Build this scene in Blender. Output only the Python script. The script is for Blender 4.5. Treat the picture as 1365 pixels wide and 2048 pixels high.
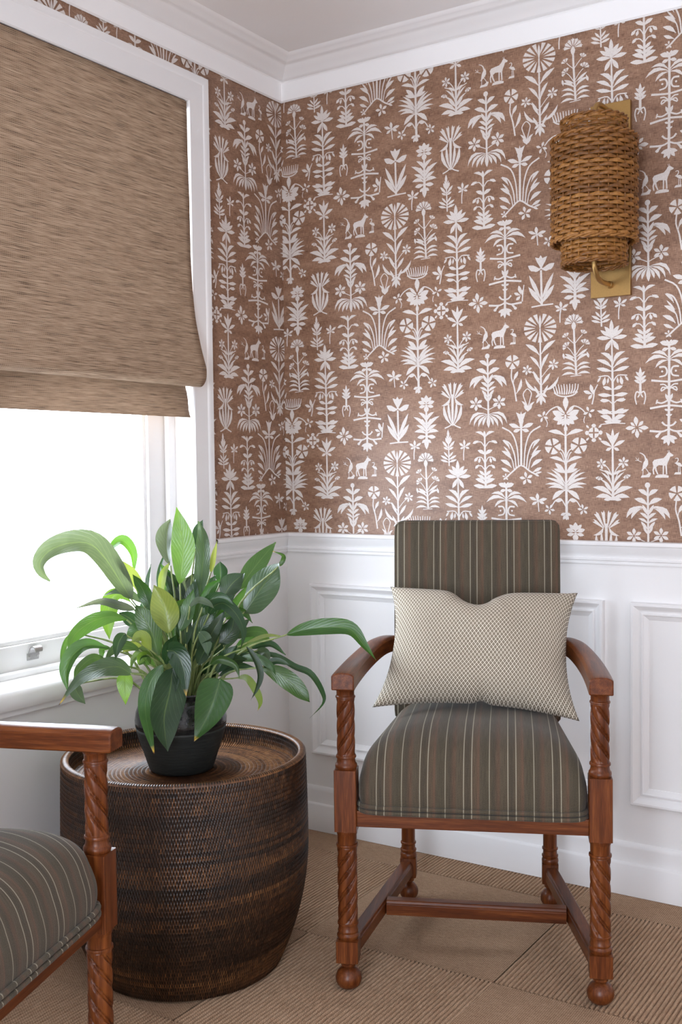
import bpy, bmesh, math, random
import numpy as np
from mathutils import Vector, Matrix

for o in list(bpy.data.objects):
    bpy.data.objects.remove(o, do_unlink=True)
SC = bpy.context.scene
COL = SC.collection
R = math.radians
random.seed(7)

# ------------------------------------------------------------------ camera
CAM_POS = (2.0355, -2.8249, 1.1582)
YAW, PITCH, ROLL, FPX = 0.5738, -0.0418, -0.0120, 2160.0
fw = Vector((-math.sin(YAW) * math.cos(PITCH), math.cos(YAW) * math.cos(PITCH), math.sin(PITCH)))
rt0 = Vector((math.cos(YAW), math.sin(YAW), 0.0))
up0 = rt0.cross(fw)
rt = rt0 * math.cos(ROLL) + up0 * math.sin(ROLL)
up = up0 * math.cos(ROLL) - rt0 * math.sin(ROLL)
cam = bpy.data.cameras.new('camera')
cam.sensor_fit = 'HORIZONTAL'
cam.sensor_width = 36.0
cam.lens = FPX / 1365.0 * 36.0
cam.clip_start = 0.05
camo = bpy.data.objects.new('camera', cam)
camo.matrix_world = Matrix(((rt.x, up.x, -fw.x, CAM_POS[0]), (rt.y, up.y, -fw.y, CAM_POS[1]),
                            (rt.z, up.z, -fw.z, CAM_POS[2]), (0, 0, 0, 1)))
COL.objects.link(camo)
SC.camera = camo

# ------------------------------------------------------------------ daylight and exposure
SKY = 18.5
world = bpy.data.worlds.new('overcast_daylight')
SC.world = world
world.use_nodes = True
bg = world.node_tree.nodes['Background']
bg.inputs[0].default_value = (0.872, 0.955, 1.088, 1)
bg.inputs[1].default_value = SKY
SC.view_settings.view_transform = 'Standard'
SC.view_settings.look = 'None'
SC.view_settings.gamma = 1.0
SC.view_settings.use_curve_mapping = False
SC.view_settings.exposure = 0.0
SC.cycles.max_bounces = 14
SC.cycles.diffuse_bounces = 7
SC.cycles.glossy_bounces = 4
SC.cycles.transmission_bounces = 6
SC.cycles.transparent_max_bounces = 12
SC.cycles.sample_clamp_indirect = 6.0
SC.cycles.caustics_reflective = False
SC.cycles.caustics_refractive = False

# room: corner of the two papered walls at the origin, back wall y=0, left wall x=0
ROOM_X, ROOM_Y, CEIL = 2.80, -3.90, 2.412
WIN1 = (-1.210, -0.465, 0.640, 2.190)       # y0, y1, z0, z1 : the window in view
WIN_ADDED = (-3.05, -2.05, 0.640, 1.720)         # unseen window added on the same wall, sized to light the back wall
REAR_FILL = (1.55, 2.25, 0.20, 1.90)             # unseen opening added behind the camera for fill light (x0, x1, z0, z1)

def portal(name, loc, rot, sx, sy):
    l = bpy.data.lights.new(name, 'AREA')
    l.shape = 'RECTANGLE'; l.size = sx; l.size_y = sy
    l.cycles.is_portal = True
    o = bpy.data.objects.new(name, l)
    o.location = loc; o.rotation_euler = rot
    COL.objects.link(o)
portal('daylight_portal', (-0.16, (WIN1[0] + WIN1[1]) / 2, (WIN1[2] + WIN1[3]) / 2), (0, R(-90), 0), WIN1[3] - WIN1[2], WIN1[1] - WIN1[0])
portal('daylight_portal', (-0.16, (WIN_ADDED[0] + WIN_ADDED[1]) / 2, (WIN_ADDED[2] + WIN_ADDED[3]) / 2), (0, R(-90), 0), WIN_ADDED[3] - WIN_ADDED[2], WIN_ADDED[1] - WIN_ADDED[0])
portal('daylight_portal', ((REAR_FILL[0] + REAR_FILL[1]) / 2, ROOM_Y - 0.16, (REAR_FILL[2] + REAR_FILL[3]) / 2), (R(90), 0, 0), REAR_FILL[1] - REAR_FILL[0], REAR_FILL[3] - REAR_FILL[2])

# ------------------------------------------------------------------ helpers
def tag(o, label=None, cat=None, group=None, kind=None):
    if label: o['label'] = label
    if cat: o['category'] = cat
    if group: o['group'] = group
    if kind: o['kind'] = kind
    return o

def empty(name, loc=(0, 0, 0), rz=0.0):
    o = bpy.data.objects.new(name, None)
    o.location = loc; o.rotation_euler = (0, 0, rz)
    o.empty_display_size = 0.1
    COL.objects.link(o)
    return o

def link(name, me, mats=None, parent=None):
    o = bpy.data.objects.new(name, me)
    COL.objects.link(o)
    if mats is not None:
        for m in (mats if isinstance(mats, (list, tuple)) else [mats]):
            me.materials.append(m)
    if parent is not None: o.parent = parent
    return o

def copy_tree(o, parent=None):
    c = o.copy(); COL.objects.link(c)
    if parent is not None: c.parent = parent
    for ch in list(o.children): copy_tree(ch, c)
    return c

class MB:
    """collects vertices and faces of one mesh object"""
    def __init__(s): s.v = []; s.f = []; s.mi = []; s.uv = None
    def add(s, vs, fs, mi=0):
        b = len(s.v); s.v.extend([tuple(p) for p in vs])
        for f in fs: s.f.append(tuple(i + b for i in f)); s.mi.append(mi)
        return s
    def box(s, lo, hi, mi=0):
        x0, y0, z0 = lo; x1, y1, z1 = hi
        return s.add([(x0, y0, z0), (x1, y0, z0), (x1, y1, z0), (x0, y1, z0), (x0, y0, z1), (x1, y0, z1), (x1, y1, z1), (x0, y1, z1)],
                     [(3, 2, 1, 0), (4, 5, 6, 7), (0, 1, 5, 4), (1, 2, 6, 5), (2, 3, 7, 6), (3, 0, 4, 7)], mi)
    def rings(s, rings, closed=True, cap0=True, cap1=True, mi=0):
        n = len(rings[0]); vs = [p for r in rings for p in r]; fs = []
        for i in range(len(rings) - 1):
            for j in range(n if closed else n - 1):
                k = (j + 1) % n
                fs.append((i * n + j, i * n + k, (i + 1) * n + k, (i + 1) * n + j))
        if cap0: fs.append(tuple(range(n - 1, -1, -1)))
        if cap1: fs.append(tuple(range((len(rings) - 1) * n, len(rings) * n)))
        return s.add(vs, fs, mi)
    def lathe(s, prof, n=32, c=(0, 0), mi=0, cap0=True, cap1=True):
        return s.rings([[(c[0] + r * math.cos(2 * math.pi * j / n), c[1] + r * math.sin(2 * math.pi * j / n), z) for j in range(n)] for r, z in prof], True, cap0, cap1, mi)
    def tube(s, pts, rad, n=8, mi=0, closed=False):
        pts = [Vector(p) for p in pts]; m = len(pts); rings = []
        nrm = None
        for i in range(m):
            a = pts[(i - 1) % m] if (closed or i > 0) else pts[i]
            b = pts[(i + 1) % m] if (closed or i < m - 1) else pts[i]
            t = (b - a).normalized()
            if nrm is None:
                nrm = t.orthogonal().normalized()
            nrm = (nrm - t * nrm.dot(t)).normalized()
            bi = t.cross(nrm)
            r = rad[i] if isinstance(rad, (list, tuple)) else rad
            rings.append([pts[i] + (nrm * math.cos(2 * math.pi * j / n) + bi * math.sin(2 * math.pi * j / n)) * r for j in range(n)])
        if closed: rings.append(rings[0])
        return s.rings(rings, True, not closed, not closed, mi)
    def build(s, name, mats, parent=None, smooth=False, bevel=0.0, seg=2, ang=40, sub=0):
        me = bpy.data.meshes.new(name)
        me.from_pydata(s.v, [], s.f)
        me.polygons.foreach_set('material_index', s.mi)
        if smooth: me.polygons.foreach_set('use_smooth', [True] * len(s.f))
        me.update()
        o = link(name, me, mats, parent)
        if bevel > 0:
            m = o.modifiers.new('bevel', 'BEVEL'); m.width = bevel; m.segments = seg; m.limit_method = 'ANGLE'; m.angle_limit = R(ang)
            m.harden_normals = False
        if sub: m = o.modifiers.new('sub', 'SUBSURF'); m.levels = sub; m.render_levels = sub
        return o

def smooth_by_angle(o, deg=40):
    """sharp edges where faces meet at more than deg, smooth elsewhere"""
    bm = bmesh.new(); bm.from_mesh(o.data)
    for f in bm.faces: f.smooth = True
    for e in bm.edges:
        if len(e.link_faces) == 2 and e.calc_face_angle(0) > R(deg): e.smooth = False
    bm.to_mesh(o.data); bm.free()
    return o

def spline(pts, n):
    """Catmull-Rom through pts, n samples"""
    P = [np.array(p, float) for p in pts]
    P = [2 * P[0] - P[1]] + P + [2 * P[-1] - P[-2]]
    out = []
    m = len(P) - 3
    for i in range(n):
        u = i / (n - 1) * m
        k = min(int(u), m - 1); t = u - k
        a, b, c, d = P[k], P[k + 1], P[k + 2], P[k + 3]
        out.append(0.5 * ((2 * b) + (-a + c) * t + (2 * a - 5 * b + 4 * c - d) * t * t + (-a + 3 * b - 3 * c + d) * t ** 3))
    return out

# ------------------------------------------------------------------ materials
class NT:
    def __init__(s, name):
        s.m = bpy.data.materials.new(name); s.m.use_nodes = True
        s.t = s.m.node_tree; s.t.nodes.clear()
        s.out = s.t.nodes.new('ShaderNodeOutputMaterial')
    def n(s, typ, ins=None, **kw):
        d = s.t.nodes.new(typ)
        for k, v in kw.items(): setattr(d, k, v)
        for k, v in (ins or {}).items():
            if isinstance(v, bpy.types.NodeSocket): s.t.links.new(v, d.inputs[k])
            else: d.inputs[k].default_value = v
        return d
    def math(s, op, a, b=0.0, c=0.0, clamp=False):
        d = s.n('ShaderNodeMath', {0: a, 1: b, 2: c}, operation=op); d.use_clamp = clamp
        return d.outputs[0]
    def mix(s, f, a, b, typ='MIX'):
        d = s.n('ShaderNodeMix', data_type='RGBA', blend_type=typ)
        for k, v in ((0, f), (6, a), (7, b)):
            if isinstance(v, bpy.types.NodeSocket): s.t.links.new(v, d.inputs[k])
            else: d.inputs[k].default_value = v
        return d.outputs[2]
    def ramp(s, f, stops, interp='LINEAR'):
        d = s.n('ShaderNodeValToRGB', {0: f}); r = d.color_ramp; r.interpolation = interp
        r.elements[0].position = stops[0][0]; r.elements[0].color = stops[0][1]
        r.elements[1].position = stops[-1][0]; r.elements[1].color = stops[-1][1]
        for p, c in stops[1:-1]:
            e = r.elements.new(p); e.color = c
        return d.outputs[0]
    def coord(s, kind='Object', scale=(1, 1, 1), loc=(0, 0, 0)):
        c = s.n('ShaderNodeTexCoord')
        return s.n('ShaderNodeMapping', {0: c.outputs[kind], 'Scale': scale, 'Location': loc}).outputs[0]
    def noise(s, vec, scale, detail=3.0, rough=0.55, out=0):
        return s.n('ShaderNodeTexNoise', {'Vector': vec, 'Scale': scale, 'Detail': detail, 'Roughness': rough}).outputs[out]
    def bump(s, h, strength=0.3, dist=0.001):
        return s.n('ShaderNodeBump', {'Height': h, 'Strength': strength, 'Distance': dist}).outputs[0]
    def pbr(s, color, rough=0.5, normal=None, metal=0.0, spec=0.5, coat=0.0, coat_rough=0.1, sheen=0.0, ior=1.45):
        d = s.n('ShaderNodeBsdfPrincipled', {'Base Color': color, 'Roughness': rough, 'Metallic': metal, 'Specular IOR Level': spec,
                                             'Coat Weight': coat, 'Coat Roughness': coat_rough, 'Sheen Weight': sheen, 'IOR': ior})
        if normal is not None: s.t.links.new(normal, d.inputs['Normal'])
        return d.outputs[0]
    def done(s, sh):
        s.t.links.new(sh, s.out.inputs[0]); return s.m

def c4(r, g, b): return (r, g, b, 1.0)

def mat_paint(name, col, rough=0.5, bump=0.04):
    t = NT(name); v = t.coord()
    h = t.noise(v, 260.0, 3)
    return t.done(t.pbr(c4(*col), rough, t.bump(h, bump, 0.001)))

M_WHITE = mat_paint('white_trim_paint', (0.81, 0.795, 0.79), 0.38)
M_WALLW = mat_paint('white_wall_paint', (0.80, 0.78, 0.77), 0.5, 0.06)
M_CEIL = mat_paint('ceiling_paint', (0.88, 0.865, 0.86), 0.6)
M_ROOM = mat_paint('room_paint', (0.80, 0.78, 0.765), 0.6)

def mat_linen():
    t = NT('brown_linen_wallpaper')
    c = t.n('ShaderNodeTexCoord').outputs['Object']
    sep = t.n('ShaderNodeSeparateXYZ', {0: c})
    u = t.math('ADD', sep.outputs[0], sep.outputs[1]); z = sep.outputs[2]
    cu = t.n('ShaderNodeCombineXYZ', {0: t.math('MULTIPLY', u, 60.0), 1: t.math('MULTIPLY', z, 900.0), 2: 0.0}).outputs[0]
    cv = t.n('ShaderNodeCombineXYZ', {0: t.math('MULTIPLY', u, 900.0), 1: t.math('MULTIPLY', z, 70.0), 2: 3.0}).outputs[0]
    cw = t.n('ShaderNodeCombineXYZ', {0: t.math('MULTIPLY', u, 9.0), 1: t.math('MULTIPLY', z, 26.0), 2: 5.0}).outputs[0]
    a = t.noise(cu, 1.0, 2); b = t.noise(cv, 1.0, 2); w = t.noise(cw, 1.0, 4, 0.65)
    f = t.math('ADD', t.math('MULTIPLY', a, 0.38), t.math('ADD', t.math('MULTIPLY', b, 0.34), t.math('MULTIPLY', w, 0.28)))
    col = t.ramp(f, [(0.36, c4(0.098, 0.044, 0.023)), (0.5, c4(0.250, 0.134, 0.082)), (0.64, c4(0.42, 0.26, 0.176))])
    return t.done(t.pbr(col, 0.42, t.bump(f, 0.12, 0.0005), spec=0.5))
M_LINEN = mat_linen()

def mat_print():
    t = NT('cream_wallpaper_print')
    v = t.coord('Object', (500, 500, 500))
    f = t.noise(v, 1.0, 2)
    col = t.ramp(f, [(0.3, c4(0.60, 0.53, 0.48)), (0.6, c4(0.70, 0.645, 0.61))])
    return t.done(t.pbr(col, 0.45, spec=0.5))
M_PRINT = mat_print()

def mat_wood(name, axis, dark=(0.036, 0.0078, 0.0022), mid=(0.108, 0.0262, 0.0058), light=(0.215, 0.064, 0.0155)):
    t = NT(name)
    sc = [95.0, 95.0, 95.0]; sc[axis] = 5.0
    v = t.coord('Object', tuple(sc))
    g = t.noise(v, 1.0, 5, 0.62)
    sc2 = [520.0, 520.0, 520.0]; sc2[axis] = 28.0
    p = t.noise(t.coord('Object', tuple(sc2)), 1.0, 2, 0.5)
    sc3 = [12.0, 12.0, 12.0]; sc3[axis] = 1.6
    w = t.noise(t.coord('Object', tuple(sc3)), 1.0, 3, 0.5)
    f = t.math('ADD', t.math('MULTIPLY', g, 0.5), t.math('ADD', t.math('MULTIPLY', p, 0.25), t.math('MULTIPLY', w, 0.25)))
    col = t.ramp(f, [(0.34, c4(*dark)), (0.5, c4(*mid)), (0.66, c4(*light))])
    return t.done(t.pbr(col, 0.36, t.bump(f, 0.18, 0.0006), spec=0.32, coat=0.08, coat_rough=0.25))
M_WOODZ = mat_wood('oiled_oak_upright', 2)
M_WOODY = mat_wood('oiled_oak_lengthwise', 1)
M_WOODX = mat_wood('oiled_oak_crosswise', 0)

def mat_stripe():
    """warp-striped upholstery: pale pin stripes on grey-green, brown and rose warp bands, by the chair's own x"""
    t = NT('striped_upholstery')
    c = t.n('ShaderNodeTexCoord').outputs['Object']
    s = t.n('ShaderNodeSeparateXYZ', {0: c})
    x = s.outputs[0]
    run = t.math('ADD', s.outputs[1], s.outputs[2])
    P = 0.0944
    ph = t.math('FRACT', t.math('DIVIDE', t.math('ADD', x, 0.205 + P * 6), P))
    def line(pos, w):
        d = t.math('ABSOLUTE', t.math('SUBTRACT', ph, pos))
        return t.math('SUBTRACT', 1.0, t.math('DIVIDE', d, w), clamp=True)
    ln = t.math('MAXIMUM', t.math('MAXIMUM', line(0.012, 0.0145), line(0.195, 0.0145)), t.math('MULTIPLY', line(0.595, 0.013), 0.8))
    ln = t.math('POWER', t.math('MULTIPLY', ln, 1.3, clamp=True), 0.7)
    ground = t.ramp(ph, [(0.0, c4(.118, .105, .073)), (0.10, c4(.080, .078, .060)), (0.20, c4(.135, .115, .080)), (0.30, c4(.155, .118, .080)), (0.345, c4(.225, .135, .092)),
                         (0.39, c4(.120, .115, .085)), (0.50, c4(.092, .093, .064)), (0.60, c4(.115, .108, .076)), (0.70, c4(.085, .083, .062)), (0.80, c4(.175, .110, .075)), (0.86, c4(.135, .125, .090)), (1.0, c4(.118, .105, .073))])
    ground = t.mix(0.42, ground, c4(.122, .104, .076))
    fx = t.n('ShaderNodeCombineXYZ', {0: t.math('MULTIPLY', x, 900.0), 1: t.math('MULTIPLY', run, 18.0), 2: 0.0}).outputs[0]
    warp = t.noise(fx, 1.0, 2)
    fy = t.n('ShaderNodeCombineXYZ', {0: t.math('MULTIPLY', x, 700.0), 1: t.math('MULTIPLY', run, 520.0), 2: 0.0}).outputs[0]
    tw = t.noise(fy, 1.0, 1)
    k = t.math('ADD', t.math('MULTIPLY', warp, 0.9), t.math('MULTIPLY', tw, 0.9))
    col = t.mix(1.0, ground, t.n('ShaderNodeCombineXYZ', {0: k, 1: k, 2: k}).outputs[0], 'MULTIPLY')
    col = t.mix(1.0, col, c4(.74, .66, .62), 'MULTIPLY')
    pin = t.mix(t.math('MULTIPLY', tw, 0.9), c4(.42, .385, .29), c4(.25, .225, .165))
    col = t.mix(t.math('MULTIPLY', ln, t.math('ADD', 0.35, t.math('MULTIPLY', tw, 1.1), clamp=True)), col, pin)
    return t.done(t.pbr(col, 0.85, t.bump(tw, 0.5, 0.0012), spec=0.15, sheen=0.12))
M_STRIPE = mat_stripe()

def mat_diamond():
    t = NT('diamond_weave_fabric')
    uv = t.n('ShaderNodeTexCoord').outputs['UV']
    s = t.n('ShaderNodeSeparateXYZ', {0: uv})
    px, py = 0.0089, 0.0118
    a = t.math('DIVIDE', s.outputs[0], px); b = t.math('DIVIDE', s.outputs[1], py)
    p = t.math('ADD', a, b); q = t.math('SUBTRACT', a, b)
    dp = t.math('ABSOLUTE', t.math('SUBTRACT', t.math('FRACT', p), 0.5))
    dq = t.math('ABSOLUTE', t.math('SUBTRACT', t.math('FRACT', q), 0.5))
    m = t.math('MAXIMUM', dp, dq)               # 0 centre of a diamond, 0.5 on the net lines
    ring = t.ramp(m, [(0.0, c4(.58, .52, .42)), (0.10, c4(.52, .46, .36)), (0.16, c4(.115, .085, .055)), (0.335, c4(.125, .095, .062)), (0.385, c4(.58, .52, .42)), (0.5, c4(.66, .60, .50))])
    nz = t.noise(t.coord('UV', (900, 900, 900)), 1.0, 2)
    col = t.mix(0.25, ring, t.n('ShaderNodeCombineXYZ', {0: nz, 1: nz, 2: nz}).outputs[0], 'OVERLAY')
    return t.done(t.pbr(col, 0.85, t.bump(t.math('ADD', m, t.math('MULTIPLY', nz, 0.4)), 0.55, 0.0016), spec=0.15, sheen=0.1))
M_DIAMOND = mat_diamond()

def mat_carpet(name, ribbed):
    t = NT(name)
    c = t.n('ShaderNodeTexCoord').outputs['Object']
    s = t.n('ShaderNodeSeparateXYZ', {0: c})
    x, y = s.outputs[0], s.outputs[1]
    n1 = t.noise(c, 430.0, 2); n2 = t.noise(c, 5.0, 3)
    if ribbed:                                   # cords wound with yarn: fine slanted turns
        tw = t.math('ABSOLUTE', t.math('SUBTRACT', t.math('FRACT', t.math('ADD', t.math('DIVIDE', y, 0.0058), t.math('DIVIDE', x, 0.0105))), 0.5))
        loop = t.math('SUBTRACT', 1.0, t.math('MULTIPLY', tw, 0.9))
        fine = t.noise(t.coord('Object', (420, 25, 1)), 1.0, 2)
    else:                                        # rows of small staggered loops
        row = t.math('DIVIDE', x, 0.0046); fl = t.math('FLOOR', row)
        yy = t.math('ADD', t.math('DIVIDE', y, 0.0056), t.math('MULTIPLY', fl, 0.5))
        lx = t.math('ABSOLUTE', t.math('SUBTRACT', t.math('FRACT', row), 0.5)); ly = t.math('ABSOLUTE', t.math('SUBTRACT', t.math('FRACT', yy), 0.5))
        loop = t.math('SUBTRACT', 1.0, t.math('ADD', lx, ly))
        fine = t.noise(t.coord('Object', (40, 300, 1)), 1.0, 2)
    k = t.math('ADD', t.math('MULTIPLY', loop, 0.34), t.math('ADD', t.math('MULTIPLY', n1, 0.34), t.math('ADD', t.math('MULTIPLY', n2, 0.12), t.math('MULTIPLY', fine, 0.24))))
    if not ribbed: k = t.math('ADD', k, 0.055)
    col = t.ramp(k, [(0.34, c4(.108, .056, .029)), (0.54, c4(.315, .196, .120)), (0.74, c4(.525, .365, .245))])
    return t.done(t.pbr(col, 0.9, t.bump(t.math('ADD', loop, t.math('MULTIPLY', n1, 0.5)), 0.55, 0.0016), spec=0.1))
M_CARPET = mat_carpet('sisal_flat_weave', False)
M_RIB = mat_carpet('sisal_cord_rib', True)

def mat_blind(name, trans):
    t = NT(name)
    c = t.n('ShaderNodeTexCoord').outputs['UV']
    s = t.n('ShaderNodeSeparateXYZ', {0: c})
    y, z = s.outputs[0], s.outputs[1]          # metres along the width / down the cloth
    def n(sy, sz, off, det=2):
        return t.noise(t.n('ShaderNodeCombineXYZ', {0: t.math('MULTIPLY', y, sy), 1: t.math('MULTIPLY', z, sz), 2: off}).outputs[0], 1.0, det, 0.6)
    reed = n(17.0, 620.0, 1.0); band = n(4.0, 260.0, 2.0, 4); blot = n(9.0, 90.0, 7.0, 3)
    rib = t.math('ABSOLUTE', t.math('SUBTRACT', t.math('FRACT', t.math('DIVIDE', z, 0.0042)), 0.5))
    thr = t.math('ABSOLUTE', t.math('SUBTRACT', t.math('FRACT', t.math('DIVIDE', y, 0.0052)), 0.5))
    thr = t.math('SUBTRACT', 1.0, t.math('MULTIPLY', thr, 4.0), clamp=True)
    f = t.math('ADD', t.math('MULTIPLY', reed, 0.55), t.math('ADD', t.math('MULTIPLY', band, 0.25), t.math('ADD', t.math('MULTIPLY', blot, 0.22), t.math('MULTIPLY', t.math('SUBTRACT', 0.25, rib), 0.22))))
    col = t.ramp(f, [(0.385, c4(.060, .032, .018)), (0.455, c4(.25, .160, .100)), (0.52, c4(.40, .275, .185)), (0.64, c4(.56, .42, .30))])
    col = t.mix(t.math('MULTIPLY', thr, 0.5), col, c4(.52, .39, .28))
    bmp = t.bump(t.math('ADD', t.math('MULTIPLY', rib, -1.2), t.math('ADD', t.math('MULTIPLY', thr, 0.35), reed)), 0.5, 0.0018)
    d = t.pbr(col, 0.75, bmp, spec=0.2)
    tr = t.n('ShaderNodeBsdfTranslucent', {0: t.mix(0.55, col, c4(.52, .46, .40))}).outputs[0]
    return t.done(t.n('ShaderNodeMixShader', {0: trans, 1: d, 2: tr}).outputs[0])
M_BLIND = mat_blind('lined_reed_cloth', 0.12)
M_HEM = mat_blind('unlined_reed_cloth', 0.27)

def mat_basket():
    t = NT('stained_rattan')
    a = t.n('ShaderNodeAttribute', attribute_name='tone').outputs['Fac']
    n1 = t.noise(t.coord('Object', (400, 400, 400)), 1.0, 2)
    col = t.ramp(a, [(0.0, c4(.004, .002, .0012)), (0.3, c4(.022, .009, .004)), (0.5, c4(.060, .024, .009)), (0.75, c4(.145, .060, .020)), (1.0, c4(.26, .130, .052))])
    return t.done(t.pbr(col, 0.34, t.bump(n1, 0.2, 0.0005), spec=0.55))
M_BASKET = mat_basket()

def mat_wicker():
    t = NT('honey_wicker')
    r = t.n('ShaderNodeObjectInfo').outputs['Random']
    n1 = t.noise(t.coord('Object', (160, 160, 160)), 1.0, 3)
    f = t.math('ADD', t.math('MULTIPLY', r, 0.35), t.math('MULTIPLY', n1, 0.65))
    col = t.ramp(f, [(0.25, c4(.085, .030, .006)), (0.5, c4(.205, .080, .016)), (0.75, c4(.37, .165, .040))])
    return t.done(t.pbr(col, 0.42, t.bump(n1, 0.2, 0.0006), spec=0.45))
M_WICKER = mat_wicker()

def mat_simple(name, col, rough, metal=0.0, bump=0.1, sc=300.0, spec=0.5, coat=0.0):
    t = NT(name)
    n1 = t.noise(t.coord('Object', (sc, sc, sc)), 1.0, 3)
    k = t.mix(n1, c4(col[0] * .85, col[1] * .85, col[2] * .85), c4(min(1, col[0] * 1.12), min(1, col[1] * 1.12), min(1, col[2] * 1.12)))
    return t.done(t.pbr(k, rough, t.bump(n1, bump, 0.0004), metal=metal, spec=spec, coat=coat))
M_BRASS = mat_simple('brushed_brass', (.42, .255, .095), 0.45, 1.0)
M_STEEL = mat_simple('satin_nickel', (.50, .49, .48), 0.35, 1.0)
M_BULB = mat_simple('opal_glass', (.78, .76, .70), 0.25)
M_SOIL = mat_simple('potting_soil', (.025, .017, .011), 0.95, 0, 0.9, 90)

def mat_pot():
    t = NT('dark_glazed_stoneware')
    c = t.n('ShaderNodeTexCoord').outputs['Object']
    s = t.n('ShaderNodeSeparateXYZ', {0: c})
    z = s.outputs[2]
    up_ = t.math('MULTIPLY', t.math('SUBTRACT', z, 0.098), 60.0, clamp=True)     # glazed shoulder above the line
    n1 = t.noise(t.coord('Object', (70, 70, 70)), 1.0, 4)
    n2 = t.noise(t.coord('Object', (25, 25, 220)), 1.0, 3)
    col = t.mix(up_, t.ramp(n2, [(0.3, c4(.010, .011, .010)), (0.7, c4(.022, .024, .021))]), t.ramp(n1, [(0.35, c4(.006, .006, .007)), (0.7, c4(.028, .027, .026))]))
    rough = t.math('SUBTRACT', 0.62, t.math('MULTIPLY', up_, 0.47))
    h = t.math('ADD', t.math('MULTIPLY', n1, up_), t.math('MULTIPLY', n2, 0.5))
    return t.done(t.pbr(col, rough, t.bump(h, 0.35, 0.004), spec=0.5))
M_POT = mat_pot()

def mat_leaf():
    """object colour x vein pattern; alpha of the object colour = scorched tip"""
    t = NT('lily_leaf')
    uv = t.n('ShaderNodeTexCoord').outputs['UV']
    s = t.n('ShaderNodeSeparateXYZ', {0: uv})
    u = t.math('ABSOLUTE', t.math('SUBTRACT', s.outputs[0], 0.5)); v = s.outputs[1]
    oi = t.n('ShaderNodeObjectInfo')
    g = t.math('FRACT', t.math('MULTIPLY', t.math('SUBTRACT', v, t.math('MULTIPLY', t.math('POWER', u, 0.8), 0.62)), 11.0))
    vein = t.math('SUBTRACT', 1.0, t.math('MULTIPLY', t.math('ABSOLUTE', t.math('SUBTRACT', g, 0.5)), 5.0), clamp=True)
    mid = t.math('SUBTRACT', 1.0, t.math('MULTIPLY', u, 34.0), clamp=True)
    n1 = t.noise(t.coord('Object', (30, 30, 30)), 1.0, 3)
    dark = t.mix(1.0, oi.outputs['Color'], c4(.62, .66, .62), 'MULTIPLY')
    col = t.mix(n1, dark, oi.outputs['Color'])
    col = t.mix(t.math('MULTIPLY', vein, 0.30), col, t.mix(1.0, col, c4(1.7, 1.5, 1.5), 'MULTIPLY'))
    col = t.mix(t.math('MULTIPLY', mid, 0.45), col, c4(.14, .21, .07))
    back = t.n('ShaderNodeNewGeometry').outputs['Backfacing']
    col = t.mix(t.math('MULTIPLY', back, 0.35), col, c4(.30, .40, .24))
    burn = t.math('MULTIPLY', t.math('SUBTRACT', v, 0.90), 14.0, clamp=True)
    burn = t.math('MULTIPLY', burn, t.math('SUBTRACT', 1.0, oi.outputs['Alpha']))
    col = t.mix(burn, col, c4(.52, .34, .04))
    burn2 = t.math('MULTIPLY', t.math('MULTIPLY', t.math('SUBTRACT', v, 0.965), 40.0, clamp=True), t.math('SUBTRACT', 1.0, oi.outputs['Alpha']))
    col = t.mix(burn2, col, c4(.055, .022, .010))
    h = t.math('ADD', t.math('MULTIPLY', vein, -0.7), t.math('ADD', t.math('MULTIPLY', mid, -1.0), t.math('MULTIPLY', n1, 0.6)))
    nb = t.bump(h, 0.17, 0.0018)
    d = t.pbr(col, 0.27, nb, spec=0.62)
    tcol = t.mix(1.0, col, c4(2.5, 2.2, 1.3), 'MULTIPLY')
    tr = t.n('ShaderNodeBsdfTranslucent', {0: tcol}).outputs[0]
    return t.done(t.n('ShaderNodeMixShader', {0: 0.27, 1: d, 2: tr}).outputs[0])
M_LEAF = mat_leaf()
def mat_petiole():
    t = NT('lily_stalk')
    n1 = t.noise(t.coord('Object', (60, 60, 8)), 1.0, 2)
    col = t.ramp(n1, [(0.3, c4(.14, .20, .06)), (0.7, c4(.33, .38, .15))])
    return t.done(t.pbr(col, 0.4))
M_STALK = mat_petiole()

def mat_glass():
    t = NT('window_glass')
    g = t.n('ShaderNodeBsdfGlossy', {0: c4(1, 1, 1), 1: 0.02}).outputs[0]
    tr = t.n('ShaderNodeBsdfTransparent', {0: c4(.97, .98, .98)}).outputs[0]
    return t.done(t.n('ShaderNodeMixShader', {0: 0.06, 1: tr, 2: g}).outputs[0])
M_GLASS = mat_glass()

# ------------------------------------------------------------------ room shell
def wall_boxes(mb, fixed, a0, a1, z0, z1, holes, make):
    """fill a0..a1 x z0..z1 around rectangular holes with boxes"""
    cuts = sorted({a0, a1, *[h[0] for h in holes], *[h[1] for h in holes]})
    for p, q in zip(cuts[:-1], cuts[1:]):
        hs = [h for h in holes if h[0] <= p + 1e-6 and h[1] >= q - 1e-6]
        if not hs: make(p, q, z0, z1)
        else:
            h = hs[0]
            if h[2] > z0: make(p, q, z0, h[2])
            if h[3] < z1: make(p, q, h[3], z1)

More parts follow.
